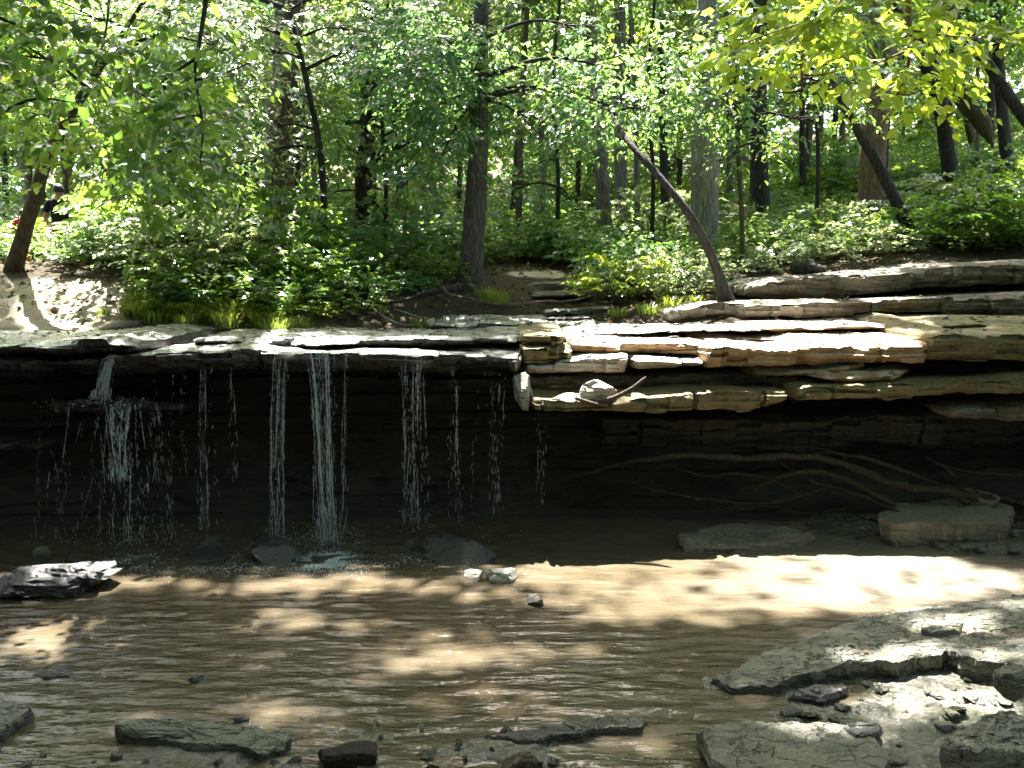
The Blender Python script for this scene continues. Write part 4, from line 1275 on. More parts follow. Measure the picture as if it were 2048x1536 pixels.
def drop_on(x, y, z=3.6):
    hit = TOPS.ray_cast(Vector((x, y, z)), Vector((0, 0, -1)))
    return None if hit[0] is None or hit[1].z < 0.5 else hit[0].z


pts = []
for i in range(2600):
    x, y = (rng.uniform(-6, 7), rng.uniform(9.0, 12.6)) if i < 2000 else (rng.uniform(1.3, 4.5), rng.uniform(4.8, 7.2))
    z = drop_on(x, y)
    if z is not None and (fbm(xyz(x * 1.5, y * 1.5), 2, 19) > 0.05 or i % 6 == 0):
        pts.append((x, y, z + 0.012))
pts = np.array(pts)
n = len(pts)
A = nrm(np.stack([rng.normal(size=n), rng.normal(size=n), rng.normal(0, 0.2, n)], -1))
N = nrm(np.stack([rng.normal(0, 0.35, n), rng.normal(0, 0.35, n), np.ones(n)], -1))
V, F = leaf_geo(pts, A, N, rng.uniform(0.025, 0.075, n), simple=True)
tag(obj('leaf_debris', V, F, plain_mat('leaf_debris', (0.09, 0.06, 0.035), 0.9, 0.2, 0.5, 6)), 'dead leaves and bits lying on the ledges and the shelf', 'leaf litter', kind='stuff')
for i in range(46):
    x, y = rng.uniform(0.2, 5.5), rng.uniform(9.3, 11.6)
    z = drop_on(x, y)
    if z is None: continue
    o = stone(stone_protos[i % 5], x, y, 0.03 + 0.09 * rng.random() ** 2, 'small loose stone lying on the dry ledges', 'loose stones on the dry ledges', flat=0.6)
    o.location.z = z + 0.008

# ------------------------------------------------------------------ trees
CANOPY = []      # (empty, x, y of top) trees that carry the high canopy


def crown_of(root, blobs, leaf, size, seed, part='crown', M_=11, length=(0.4, 0.85), mask=True, gaps=-0.15, simple=False, limbs_from=None, bark=None, droop=0.5, W=0.56, tilt=0.35, twigs=True, lean=0.2):
    """blobs in picture space: (px, py, depth, rx px, ry px, depth radius m, sprays)"""
    rng = np.random.default_rng(seed)
    B, n = [], []
    for (px, py, Y, rx, ry, rd, ns) in blobs:
        k = Y / FPX
        B.append((atY(px, py, Y), rx * k, rd, ry * k))
        n.append(ns)
    V, F, a = foliage(B, n, size, rng, M_, length, mask, gaps, seed, droop, tilt, W, simple, lean=lean)
    obj(part, V, F, M[leaf], root, a)
    if limbs_from is not None:
        for i, (c, rx, ry, rz) in enumerate(B):
            mb = MB()
            s = limbs_from[int(np.argmin([np.linalg.norm(c - l) + 3 * max(0, l[2] - c[2]) for l in limbs_from]))]
            mid = s * 0.5 + c * 0.5 + np.array([0, 0, 0.12 * np.linalg.norm(c - s)])
            P = catmull([s, mid, c], 16)
            r0 = 0.018 + 0.012 * np.linalg.norm(c - s)
            mb.add(*tube(P, np.linspace(r0, 0.008, 16), 7, 0.2, 6, seed))
            for j in range(7 if twigs else 0):
                d = nrm(rng.normal(size=3) * np.array([1, 1, 0.5])) * np.array([rx, ry, rz]) * rng.uniform(0.6, 1.0)
                st = P[rng.integers(8, 16)]
                mb.add(*tube(catmull([st, st * 0.5 + (c + d) * 0.5 + np.array([0, 0, 0.06]), c + d], 8), np.linspace(0.010, 0.003, 8), 5))
            V, F = mb.get()
            obj('limb', V, F, M[bark], root)


def tree(name, label, path, wpx, bark, seed, group=None, flare=0.5, top=None, sides=20, ridge=0.10, canopy=False, bury=0.35, n=70):
    P0 = [atY(*p) for p in path]
    foot = P0[0].copy()
    pts = list(P0)
    if top is not None:
        pts.append(np.array(top, float))
    C = catmull(pts, n)
    w = np.interp(np.linspace(0, 1, n), np.linspace(0, 1, len(wpx)), wpx)
    rad = w / 2 * foot[1] / FPX
    h = C[:, 2] - foot[2]
    rad = rad * (1 + flare * np.exp(-np.maximum(h, 0) / 0.22))
    C = np.vstack([C[0] - np.array([0, 0, bury]), C])
    rad = np.r_[rad[0] * 1.1, rad]
    root = empty(name, foot, label, 'tree', group)
    V, F = tube(C, rad, sides, 0.10, 2.2, seed, ridge=ridge)
    obj('trunk', V, F, M[bark], root)
    if canopy:
        CANOPY.append((root, C[-1]))
    return root, C[1:]


T = {}
# 1 leaning sapling, left
t, C = tree('leaning_tree', 'slim brown tree leaning right from the sandy bank, far left', [(28, 540, 13.0), (62, 420, 12.9), (98, 310, 12.7), (165, 190, 12.4), (250, 60, 12.0), (330, -60, 11.6)], [29, 26, 22, 15, 8, 5], 'bark_moss', 1, flare=0.25)
crown_of(t, [(90, 240, 12.0, 150, 70, 0.8, 70), (60, 110, 12.0, 150, 90, 0.9, 90), (230, 190, 11.6, 150, 80, 0.8, 90), (300, 330, 11.8, 140, 70, 0.7, 80), (200, 40, 11.6, 190, 70, 0.9, 80), (430, 90, 11.4, 120, 80, 0.7, 50), (240, 400, 11.9, 60, 40, 0.4, 14)],
         'leaf_dark', 0.135, 101, limbs_from=C[35:], bark='bark_dark', W=0.68, gaps=-0.12)
# near bough that hangs in from above at left
br = empty('overhanging_bough', atY(415, -60, 8.6), 'dark drooping bough with broad leaves hanging in from the top, left', 'tree bough')
mb = MB()
for pth, w0, w1 in [([(425, -120, 8.8), (412, 0, 8.6), (398, 90, 8.5), (390, 150, 8.5), (405, 250, 8.4), (400, 335, 8.4)], 11, 3), ([(395, 115, 8.5), (350, 145, 8.5), (310, 175, 8.4), (270, 200, 8.3)], 7, 2),
                    ([(392, 160, 8.5), (440, 150, 8.6), (500, 125, 8.7)], 6, 2), ([(402, 230, 8.4), (365, 235, 8.3), (335, 245, 8.3)], 4, 2), ([(222, -60, 8.6), (212, 60, 8.5), (190, 130, 8.4), (170, 140, 8.4)], 5, 2),
                    ([(-40, 20, 8.5), (60, 60, 8.4), (120, 80, 8.3)], 7, 2), ([(-60, 260, 8.6), (60, 200, 8.5), (150, 205, 8.4)], 8, 2)]:
    P = catmull([atY(*p) for p in pth], 40)
    mb.add(*tube(P, np.linspace(w0, w1, 40) / 2 * 8.5 / FPX, 7, 0.2, 9, 3))
V, F = mb.get()
obj('branch', V, F, M['bark_dark'], br)
crown_of(br, [(390, 210, 8.4, 60, 90, 0.3, 16), (300, 200, 8.4, 80, 60, 0.3, 18), (380, 300, 8.3, 80, 60, 0.3, 20), (120, 110, 8.4, 120, 80, 0.4, 30), (60, 230, 8.4, 120, 60, 0.4, 26), (260, 280, 8.4, 90, 60, 0.35, 22), (200, 110, 8.4, 90, 60, 0.3, 18), (80, 20, 8.5, 120, 50, 0.4, 22), (290, 370, 8.4, 60, 50, 0.3, 12), (470, 140, 8.6, 40, 30, 0.2, 6), (330, 60, 8.6, 80, 60, 0.3, 10)],
         'leaf_dark', 0.125, 102, part='foliage', M_=9, length=(0.3, 0.55), W=0.72, gaps=None)
# 2 sunlit layered understory tree, upper left-centre
t, C = tree('sunlit_understory_tree', 'slender tree with whitish sunlit drooping foliage, left of centre', [(655, 570, 14.6), (650, 450, 14.6), (640, 300, 14.6), (610, 150, 14.6), (580, 20, 14.6)], [14, 13, 12, 10, 8], 'bark_dark', 2, flare=0.2)
crown_of(t, [(400, 70, 14.5, 150, 40, 0.6, 165), (540, 110, 14.5, 90, 44, 0.5, 120), (590, 190, 14.5, 54, 36, 0.4, 66), (620, 222, 14.5, 36, 22, 0.3, 30), (700, 60, 14.7, 130, 46, 0.6, 165), (780, 110, 14.7, 80, 36, 0.4, 75), (540, 260, 14.7, 50, 60, 0.4, 45), (640, 0, 14.6, 180, 46, 0.6, 165), (500, 330, 14.8, 90, 44, 0.5, 75), (330, 10, 14.7, 140, 50, 0.6, 105)],
         'leaf_pale', 0.12, 103, lean=0.6, limbs_from=C[35:], bark='bark_dark', gaps=-0.2)
# big trunks
t, C = tree('tree', 'broad grey trunk with furrowed bark standing left of centre', [(556, 470, 18.0), (560, 330, 18.0), (566, 200, 18.0), (574, 0, 18.0)], [60, 56, 54, 48, 30], 'bark_brown', 3, top=(-4.4, 18.2, 22), canopy=True)
T['a'] = t
t, C = tree('tree', 'dark trunk standing close behind the broad grey one', [(596, 470, 20.5), (592, 330, 20.5), (588, 200, 20.5), (590, 0, 20.5)], [44, 40, 38, 34], 'bark_dark', 4)
t, C = tree('tree', 'dark straight trunk on the eroded bank in the picture centre', [(938, 582, 13.9), (946, 470, 13.9), (955, 330, 13.9), (958, 180, 13.9), (962, 0, 13.9)], [46, 42, 38, 34, 28, 20], 'bark_slate', 5, top=(-0.45, 14.4, 12.0), canopy=True, flare=0.7)
crown_of(t, [(1000, 150, 13.4, 130, 60, 0.5, 150), (880, 210, 13.5, 100, 60, 0.5, 110), (960, 235, 13.4, 90, 40, 0.4, 60), (1120, 190, 13.6, 130, 70, 0.6, 150), (1260, 150, 13.8, 120, 80, 0.7, 130), (960, 50, 13.5, 150, 60, 0.6, 150), (1180, 60, 13.6, 150, 70, 0.7, 150), (1260, 230, 13.9, 90, 40, 0.6, 60), (830, 120, 13.5, 90, 60, 0.6, 80), (880, 320, 13.6, 60, 50, 0.4, 30), (1080, 270, 13.7, 80, 30, 0.5, 40)],
         'leaf_blue', 0.12, 104, lean=0.35, limbs_from=C[40:], bark='bark_dark')
t, C = tree('tree', 'slim grey trunk, left of a close pair right of centre', [(1212, 490, 18.0), (1206, 400, 18.0), (1198, 270, 18.0), (1186, 120, 18.0), (1180, 0, 18.0)], [30, 27, 25, 22, 20], 'bark_grey', 6)
t, C = tree('tree', 'slim grey trunk, right of the close pair right of centre', [(1243, 470, 19.0), (1242, 380, 19.0), (1240, 240, 19.0), (1240, 0, 19.0)], [26, 24, 23, 20], 'bark_grey', 7)
t, C = tree('tree', 'stout pale grey trunk with ridged bark, lit from the side', [(1404, 545, 16.0), (1408, 450, 16.0), (1410, 280, 16.0), (1414, 130, 16.0), (1418, 0, 16.0)], [54, 50, 48, 46, 40, 30], 'bark_grey_lit', 8, top=(3.6, 16.0, 22.0), canopy=True, ridge=0.14)
t, C = tree('tree', 'dark trunk flaring at its foot on the sunny slope', [(1524, 468, 19.0), (1522, 400, 19.0), (1518, 280, 19.0), (1520, 100, 19.0), (1522, -40, 19.0)], [32, 30, 30, 26, 22], 'bark_dark', 9, flare=1.2)
t, C = tree('tree', 'thick reddish forked trunk on the sunny slope at right', [(1742, 458, 17.4), (1744, 380, 17.4), (1748, 250, 17.4), (1744, 150, 17.4), (1742, 0, 17.4)], [52, 46, 48, 40, 34, 26], 'bark_red', 10, top=(7.4, 17.8, 21.0), canopy=True, flare=0.25)
V, F = tube(catmull([atY(1746, 330, 17.4), atY(1762, 250, 17.3), atY(1772, 150, 17.2), atY(1780, 0, 17.1)], 30), np.linspace(0.14, 0.10, 30), 14, 0.1, 3, 5, ridge=0.1)
obj('limb', V, F, M['bark_red'], t)
# leaning and crooked ones
t, C = tree('leaning_tree', 'thin dark tree leaning left from the sunlit ledge', [(1452, 606, 11.7), (1436, 545, 11.7), (1408, 480, 11.7), (1372, 420, 11.7), (1320, 355, 11.9), (1262, 290, 12.3), (1235, 250, 12.8), (1215, 215, 13.4)], [24, 18, 16, 15, 14, 12, 9, 5], 'bark_dark', 11, flare=0.5)
crown_of(t, [(1190, 200, 13.2, 90, 50, 0.5, 50), (1290, 220, 13.2, 60, 40, 0.5, 34)], 'leaf_mid', 0.12, 105, limbs_from=C[45:], bark='bark_dark')
t, C = tree('leaning_tree', 'thin dark tree leaning left in front of the reddish trunk', [(1834, 500, 15.0), (1805, 430, 15.0), (1766, 350, 15.0), (1722, 270, 15.0), (1690, 215, 15.1), (1640, 110, 15.4), (1600, 0, 15.6)], [24, 22, 21, 18, 15, 11, 8], 'bark_dark', 12, flare=0.3)
t, C = tree('tree', 'dark trunk bending to upper left near the right edge', [(1918, 448, 18.0), (1900, 340, 18.0), (1885, 230, 17.8), (1862, 150, 17.5), (1820, 70, 17.2), (1780, 0, 17.0)], [30, 28, 27, 24, 20, 15], 'bark_dark', 13)
t, C = tree('tree', 'straight dark trunk at the right edge of the slope', [(2022, 400, 21.0), (2012, 300, 21.0), (2002, 190, 21.0), (1990, 0, 21.0)], [24, 22, 20, 16], 'bark_dark', 14)
t, C = tree('tree', 'slender mossy trunk between the bent and the straight ones at right', [(1966, 385, 24.0), (1955, 320, 24.0), (1938, 250, 24.0), (1910, 120, 24.0)], [20, 18, 15, 12], 'bark_moss', 15)
t, C = tree('dead_snag', 'broken mossy trunk hanging slantwise at the right edge', [(1985, 290, 16.5), (1960, 240, 16.3), (1915, 180, 16.0), (1880, 120, 15.8), (1830, 60, 15.6)], [5, 26, 34, 32, 26, 18, 8], 'bark_moss', 16, flare=0.0, bury=0.05)
V, F = tube(catmull([atY(2140, 330, 15.5), atY(2060, 250, 15.5), atY(1990, 150, 15.4), atY(1930, 60, 15.3), atY(1860, -40, 15.2)], 40), np.linspace(0.115, 0.05, 40), 14, 0.2, 3, 8, ridge=0.1)
r = empty('leaning_tree', atY(2140, 330, 15.5), 'heavy dark leaning trunk in the upper right corner', 'tree')
obj('trunk', V, F, M['bark_dark'], r)
t, C = tree('tree', 'dark crooked tree with a long limb reaching right, left of centre', [(715, 520, 16.0), (722, 420, 16.0), (722, 340, 16.0), (735, 250, 16.0), (760, 120, 16.0), (790, 0, 16.0)], [28, 24, 22, 17, 13, 9], 'bark_dark', 17)
V, F = tube(catmull([atY(720, 350, 16.0), atY(760, 305, 15.8), (atY(810, 285, 15.6)), atY(862, 258, 15.4)], 24), np.linspace(0.10, 0.04, 24), 9, 0.2, 5, 9)
obj('limb', V, F, M['bark_dark'], t)
crown_of(t, [(680, 300, 15.6, 90, 50, 0.8, 50), (760, 380, 15.8, 90, 36, 0.8, 44), (640, 400, 16.0, 60, 40, 0.6, 26), (830, 230, 15.4, 80, 40, 0.7, 36), (790, 470, 15.6, 70, 26, 0.6, 30)], 'leaf_mid', 0.12, 106, limbs_from=C[20:], bark='bark_dark')
t, C = tree('tree', 'dark trunk behind the crooked tree, left of centre', [(742, 470, 21.0), (738, 380, 21.0), (736, 250, 21.0), (734, 0, 21.0)], [30, 28, 26, 22], 'bark_dark', 18)
t, C = tree('tree', 'thin olive trunk in front of the bright clearing', [(808, 480, 24.0), (810, 400, 24.0), (812, 300, 24.0), (815, 0, 24.0)], [12, 11, 10, 8], 'bark_moss', 19)
t, C = tree('tree', 'thin dark trunk right of the centre trunk', [(1028, 440, 24.0), (1034, 340, 24.0), (1042, 220, 24.0), (1050, 0, 24.0)], [17, 15, 14, 12], 'bark_dark', 20)
t, C = tree('tree', 'thin dark trunk behind the leaning tree, right of centre', [(1334, 500, 21.0), (1330, 400, 21.0), (1326, 260, 21.0), (1320, 0, 21.0)], [18, 17, 15, 12], 'bark_dark', 21)
t, C = tree('tree', 'very thin stem right of the flared dark trunk', [(1606, 400, 23.0), (1605, 300, 23.0), (1604, 180, 23.0), (1602, 0, 23.0)], [12, 11, 10, 9], 'bark_dark', 22)
# tree with yellow-green leaves, right of centre
t, C = tree('understory_tree', 'slender tree with yellow green foliage hanging before the stout pale trunk', [(1482, 560, 14.3), (1484, 450, 14.3), (1476, 300, 14.3), (1468, 120, 14.3), (1440, -20, 14.3)], [10, 9, 9, 8, 6], 'bark_moss', 23, flare=0.2)
crown_of(t, [(1440, 150, 14.2, 100, 60, 0.5, 182), (1410, 205, 14.2, 80, 36, 0.5, 100), (1500, 200, 14.2, 100, 70, 0.5, 168), (1390, 70, 14.3, 90, 60, 0.5, 125), (1540, 290, 14.3, 80, 50, 0.5, 98), (1485, 255, 14.2, 40, 36, 0.4, 36), (1600, 240, 14.3, 80, 50, 0.5, 84), (1560, 110, 14.4, 100, 60, 0.5, 112), (1700, 180, 14.5, 90, 60, 0.5, 84)],
         'leaf_mid', 0.12, 107, lean=0.35, limbs_from=C[30:], bark='bark_dark')
SAPS = [('spindly sapling left of the centre trunk with leaves up its whole height', (768, 545, 15.6), [(740, 170, 90, 50, 90), (830, 260, 80, 50, 80), (690, 250, 70, 50, 60), (790, 60, 110, 60, 100), (860, 150, 70, 40, 50)], 'leaf_mid', 0.5),
        ('sapling behind the right side of the centre trunk, hung with bluish leaves', (1112, 530, 17.0), [(1100, 320, 70, 44, 60), (1060, 250, 80, 44, 60), (1140, 400, 60, 34, 40), (1030, 380, 50, 30, 30)], 'leaf_blue', 0.3),
        ('sapling between the close pair and the stout pale trunk', (1302, 530, 16.4), [(1290, 300, 60, 40, 40), (1330, 220, 80, 44, 70), (1330, 120, 110, 60, 100)], 'leaf_mid', 0.35),
        ('sapling with pale leaves between the flared and the reddish trunk', (1632, 480, 16.4), [(1600, 150, 90, 50, 80), (1650, 60, 120, 50, 100), (1580, 240, 70, 36, 50)], 'leaf_mid', 0.35),
        ('sapling in the shrubs of the left bank, thick with small leaves', (335, 520, 15.4), [(330, 150, 110, 60, 110), (240, 60, 130, 60, 110), (440, 250, 90, 50, 80), (360, 330, 80, 40, 60)], 'leaf_pale', 0.5),
        ('sapling with whitish top leaves left of the broad grey trunk', (470, 520, 16.0), [(460, 110, 120, 60, 130), (560, 60, 110, 50, 110), (520, 200, 60, 50, 60), (380, 20, 120, 40, 90)], 'leaf_pale', 0.6)]
for i, (lab, f, bl, lf, ln) in enumerate(SAPS):
    t, C = tree('sapling', lab, [f, (f[0] + 4, f[1] - 180, f[2]), (f[0] - 6, f[1] - 360, f[2]), (f[0] + 10, f[1] - 560, f[2])], [9, 8, 7, 5], 'bark_dark', 60 + i, flare=0.2, sides=9)
    crown_of(t, [(a_, b_, f[2] - 0.2, c_, d_, 0.6, n_) for a_, b_, c_, d_, n_ in bl], lf, 0.12, 160 + i, limbs_from=C[20:], bark='bark_dark', lean=ln)
# near glowing bough, top right
br = empty('overhanging_bough', atY(1815, -60, 6.0), 'reddish drooping bough with glowing yellow green leaves, top right', 'tree bough')
mb = MB()
TW = [([(1815, -120, 6.2), (1814, 0, 6.0), (1820, 80, 5.95), (1816, 130, 5.9), (1795, 190, 5.85)], 15, 5), ([(1610, -80, 6.4), (1610, 60, 6.2), (1604, 110, 6.15), (1604, 185, 6.1)], 10, 4), ([(1604, 180, 6.1), (1575, 186, 6.1), (1548, 180, 6.1)], 6, 2),
      ([(1720, -60, 6.2), (1660, 30, 6.1), (1610, 62, 6.0), (1570, 90, 6.0)], 7, 2), ([(1816, 100, 5.9), (1770, 120, 5.8), (1730, 140, 5.8)], 5, 2), ([(1816, 60, 5.9), (1880, 70, 5.9), (1950, 75, 5.9), (2020, 60, 6.0)], 6, 2), ([(1795, 180, 5.85), (1810, 190, 5.8), (1850, 180, 5.8)], 4, 2), ([(1660, 30, 6.1), (1560, 60, 6.0), (1480, 90, 5.9)], 5, 2), ([(1605, 150, 6.1), (1640, 150, 6.0), (1700, 135, 5.9)], 4, 2)]
for pth, w0, w1 in TW:
    P = catmull([atY(*p) for p in pth], 36)
    mb.add(*tube(P, np.linspace(w0, w1, 36) / 2 * 6 / FPX, 7, 0.2, 9, 3))
V, F = mb.get()
obj('branch', V, F, M['twig_red'], br)
crown_of(br, [(1800, 180, 5.8, 70, 28, 0.2, 13), (1760, 110, 5.85, 80, 30, 0.25, 13), (1640, 120, 6.0, 70, 34, 0.25, 11), (1560, 60, 6.0, 80, 36, 0.25, 14), (1500, 120, 6.0, 40, 24, 0.15, 4), (1680, 40, 5.9, 90, 36, 0.25, 16), (1840, 30, 5.9, 100, 40, 0.3, 18), (1960, 50, 5.9, 90, 36, 0.25, 11), (1740, 0, 5.9, 110, 30, 0.3, 14), (1580, 0, 6.0, 100, 26, 0.3, 12), (1840, 110, 5.9, 50, 30, 0.2, 7), (2010, 90, 5.9, 40, 30, 0.2, 4)],
         'leaf_yellow', 0.105, 108, part='foliage', M_=8, length=(0.24, 0.42), W=0.56, gaps=None, mask=False, droop=0.7, tilt=0.3)
# ------------------------------------------------------------------ shared crowns for the wood behind
rng = np.random.default_rng(21)


def crown_variant(i, leaf, size=0.15):
    r = np.random.default_rng(300 + i)
    blobs, n = [], []
    for _ in range(9):
        a, d = r.uniform(0, 6.28), r.uniform(0.3, 2.0)
        blobs.append((np.array([d * math.cos(a), d * math.sin(a), r.uniform(-1.7, 1.9)]), r.uniform(0.8, 1.4), r.uniform(0.8, 1.4), r.uniform(0.35, 0.7)))
        n.append(62)
    V, F, a = foliage(blobs, n, size, r, 12, (0.5, 1.0), mask=False, gaps=-0.1, seed=40 + i, simple=True)
    me = new_mesh('crown_foliage', V, F, a)
    me.materials.append(M[leaf])
    return me


CROWNS = [crown_variant(i, l) for i, l in enumerate(['leaf_mid', 'leaf_mid', 'leaf_blue', 'leaf_blue', 'leaf_dark', 'leaf_yellow', 'leaf_pale'])]


def put(name, me, parent, loc, scale, yaw):
    o = link(name, me)
    o.parent = parent
    o.location = [float(c) for c in loc]
    o.scale = scale
    o.rotation_euler = (0, 0, yaw)
    return o


def bg_tree(x, y, label, group, zc, sc, variant, trunk_w=0.12, name='tree', n_low=1):
    z0 = float(floor_z(x, y)) if y > 10.6 else float(bed_at(x, y))
    root = empty(name, (x, y, z0), label, 'tree', group)
    h = zc + 1.0
    lean = rng.normal(0, 0.25, 2)
    P = catmull([(0, 0, -0.4), (lean[0] * 0.3, lean[1] * 0.3, h * 0.4), (lean[0], lean[1], h * 0.8), (lean[0] * 1.5, lean[1], h)], 22)
    V, F = tube(P, np.linspace(trunk_w, trunk_w * 0.45, 22), 10, 0.1, 2, int(x * 10) % 97)
    o = link('trunk', new_mesh('trunk', V, F), M[['bark_dark', 'bark_grey', 'bark_brown'][int(rng.integers(3))]])
    o.parent = root
    put('crown', CROWNS[variant], root, (lean[0], lean[1], zc), (sc, sc, sc * rng.uniform(0.8, 1.2)), rng.uniform(0, 6.28))
    for _ in range(n_low):
        put('lower_crown', CROWNS[int(rng.integers(5))], root, (rng.normal(0, 0.8), rng.normal(0, 0.6), zc * rng.uniform(0.4, 0.62)), (sc * 0.7, sc * 0.7, sc * 0.5), rng.uniform(0, 6.28))
    return root


n_bg = 0
# middle distance understory, then taller and deeper rows
for row, (Y, n, z0, z1, sc, spread) in enumerate([(19.5, 9, 5.2, 6.6, 0.85, 12), (23.5, 11, 5.5, 8.0, 1.0, 15), (28, 12, 6, 10, 1.2, 19), (33, 13, 6, 12, 1.35, 22), (39, 14, 6, 13, 1.5, 26), (46, 15, 6, 15, 1.7, 31)]):
    for i in range(n):
        x = (i + 0.5) / n * 2 * spread - spread + rng.normal(0, 0.5)
        y = Y + rng.normal(0, 1.2)
        v = int(rng.choice(7, p=[0.22, 0.2, 0.18, 0.12, 0.1, 0.1, 0.08]))
        bg_tree(x, y, ['understory tree with layered green leaves in the middle distance', 'leafy tree further back in the wood', 'tall leafy tree deep in the wood'][min(row // 2, 2)],
                ['understory trees in the middle distance', 'trees further back', 'trees deep in the wood'][min(row // 2, 2)], rng.uniform(z0, z1), sc, v, 0.05 + 0.02 * row + 0.03 * rng.random(), n_low=1 if row else 0)
        n_bg += 1
# unseen trees added behind and beside the camera, blocking sky light
for (x, y, zc, sc) in [(-9, -3, 6, 1.7), (-4, -6, 6, 1.9), (2, -6.5, 6, 1.9), (8, -4, 6, 1.8), (12, 1, 6, 1.7), (-12, 2, 6, 1.7), (11, 6, 6, 1.5), (-11.5, 7, 6.5, 1.5), (0, -9, 9, 2.2), (-8, -9, 7, 2.2), (8, -9, 7, 2.2), (-14, 13, 5, 1.5), (13.5, 14, 6, 1.4)]:
    bg_tree(x, y, 'unseen leafy tree round the pool, added to block sky light', 'trees round the pool', zc, sc, int(rng.integers(5)), 0.2, n_low=1)

for i in range(34):  # more unseen trees, put in to darken the shaded pool
    an = math.radians(rng.uniform(150, 390))
    d = rng.uniform(9.5, 19)
    x, y = d * math.cos(an), d * math.sin(an) + 2
    if y > 9.5 or (abs(x) < 6.5 and y > -3.5): continue
    bg_tree(x, y, 'unseen leafy tree round the pool, added to block sky light', 'trees round the pool', rng.uniform(4, 13), rng.uniform(1.6, 2.3), int(rng.integers(5)), 0.2, n_low=1)

# far wood closing the view
n = 64000
x = rng.uniform(-75, 75, n)
y = rng.uniform(50, 66, n)
z = floor_z(x, y) + 26 * rng.random(n) ** 1.1
k = fbm(xyz(x * 0.14, y * 0.1, z * 0.2), 3, 71) > -0.18
x, y, z = x[k], y[k], z[k]
n = len(x)
A = nrm(rng.normal(size=(n, 3)) * np.array([1, 1, 0.5]))
N = nrm(rng.normal(0, 0.6, (n, 3)) + np.array([0, 0, 1]))
V, F = leaf_geo(xyz(x, y, z), A, N, rng.uniform(0.5, 1.0, n), 0.7, simple=True)
tag(obj('far_wood', V, F, M['leaf_mid'], None, rng.random(n)), 'far green wood closing the view behind the trunks', 'wood', kind='stuff')

# ------------------------------------------------------------------ unseen high canopy, placed to shade pool and ledges, thinned for sun patches
rng = np.random.default_rng(31)
K = 30000
hx, hy = rng.uniform(-13, 13, K), rng.uniform(-9, 23, K)
hz = rng.uniform(17, 22, K)
sx_, sy_ = to_px(xyz(hx, np.maximum(hy, 4), 2.4))
k = (rng.random(K) < np.where((hy > 11.3) & (lit_field(sx_, sy_, SHADE_LEDGE) < 0.5), np.where(hy > 13.5, 0.12, 0.3), 1.0)) & ((hy < 11.5) | (fbm(xyz(hx * 0.5, hy * 0.5), 2, 61) > -0.1))
hx, hy, hz = hx[k], hy[k], hz[k]
K = len(hx)
S = xyz(hx, hy, 1.0) + SUN * ((hz - 1.0) / SUN[2])[:, None]
D = nrm(rng.normal(size=(K, 3)) * np.array([1, 1, 0.25]))
P, A, N, sz = sprays(S, D, rng.uniform(0.5, 0.9, K), 10, 0.27, rng)
keep = sun_keep(P, rng, True)
P, A, N, sz = P[keep], A[keep], N[keep], sz[keep]
V, F = leaf_geo(P, A, N, sz, 0.62, simple=True)
av = rng.random(len(P))
tops = np.array([c[1] for c in CANOPY])
near = np.argmin(np.linalg.norm(P[:, None, :2] - tops[None, :, :2], axis=-1), axis=1)
V4 = V.reshape(-1, 4, 3)
for i, (root, top) in enumerate(CANOPY):
    s = near == i
    n = int(s.sum())
    if n == 0: continue
    obj('crown', V4[s].reshape(-1, 3), np.arange(n * 4).reshape(-1, 4), M['leaf_mid'], root, av[s])
    Ps = P[s]
    for j in range(22):
        mb = MB()
        e = Ps[rng.integers(len(Ps))]
        path = catmull([top - [0, 0, rng.uniform(0, 1.5)], (top + e) / 2 + [0, 0, 0.5], e], 30)
        if sun_keep(path, np.random.default_rng(j), True).mean() < 0.9: continue      # boughs stand clear of the sunny gaps
        mb.add(*tube(path, np.linspace(0.05, 0.012, 30), 7, 0.1, 4, j))
        v_, f_ = mb.get()
        obj('limb', v_, f_, M['bark_dark'], root)

K2 = 15000  # unseen canopy added to put shadow pockets into the far wood
hx, hy, hz = rng.uniform(-30, 30, K2), rng.uniform(19.5, 50, K2), rng.uniform(19, 24, K2)
k = fbm(xyz(hx * 0.28, hy * 0.28), 3, 66) > 0.15
S = xyz(hx, hy, 3.0)[k] + SUN * ((hz[k] - 3.0) / SUN[2])[:, None]
D = nrm(rng.normal(size=(len(S), 3)) * np.array([1, 1, 0.25]))
P, A, N, sz = sprays(S, D, rng.uniform(0.6, 1.1, len(S)), 10, 0.34, rng)
k = sun_keep(P, rng)
V, F = leaf_geo(P[k], A[k], N[k], sz[k], 0.62, simple=True)
tag(obj('shade_canopy', V, F, M['leaf_mid'], None, rng.random(int(k.sum()))), 'unseen leaf clumps overhead, added to shade the far wood', 'canopy', kind='stuff')

# ------------------------------------------------------------------ shrubs
rng = np.random.default_rng(41)


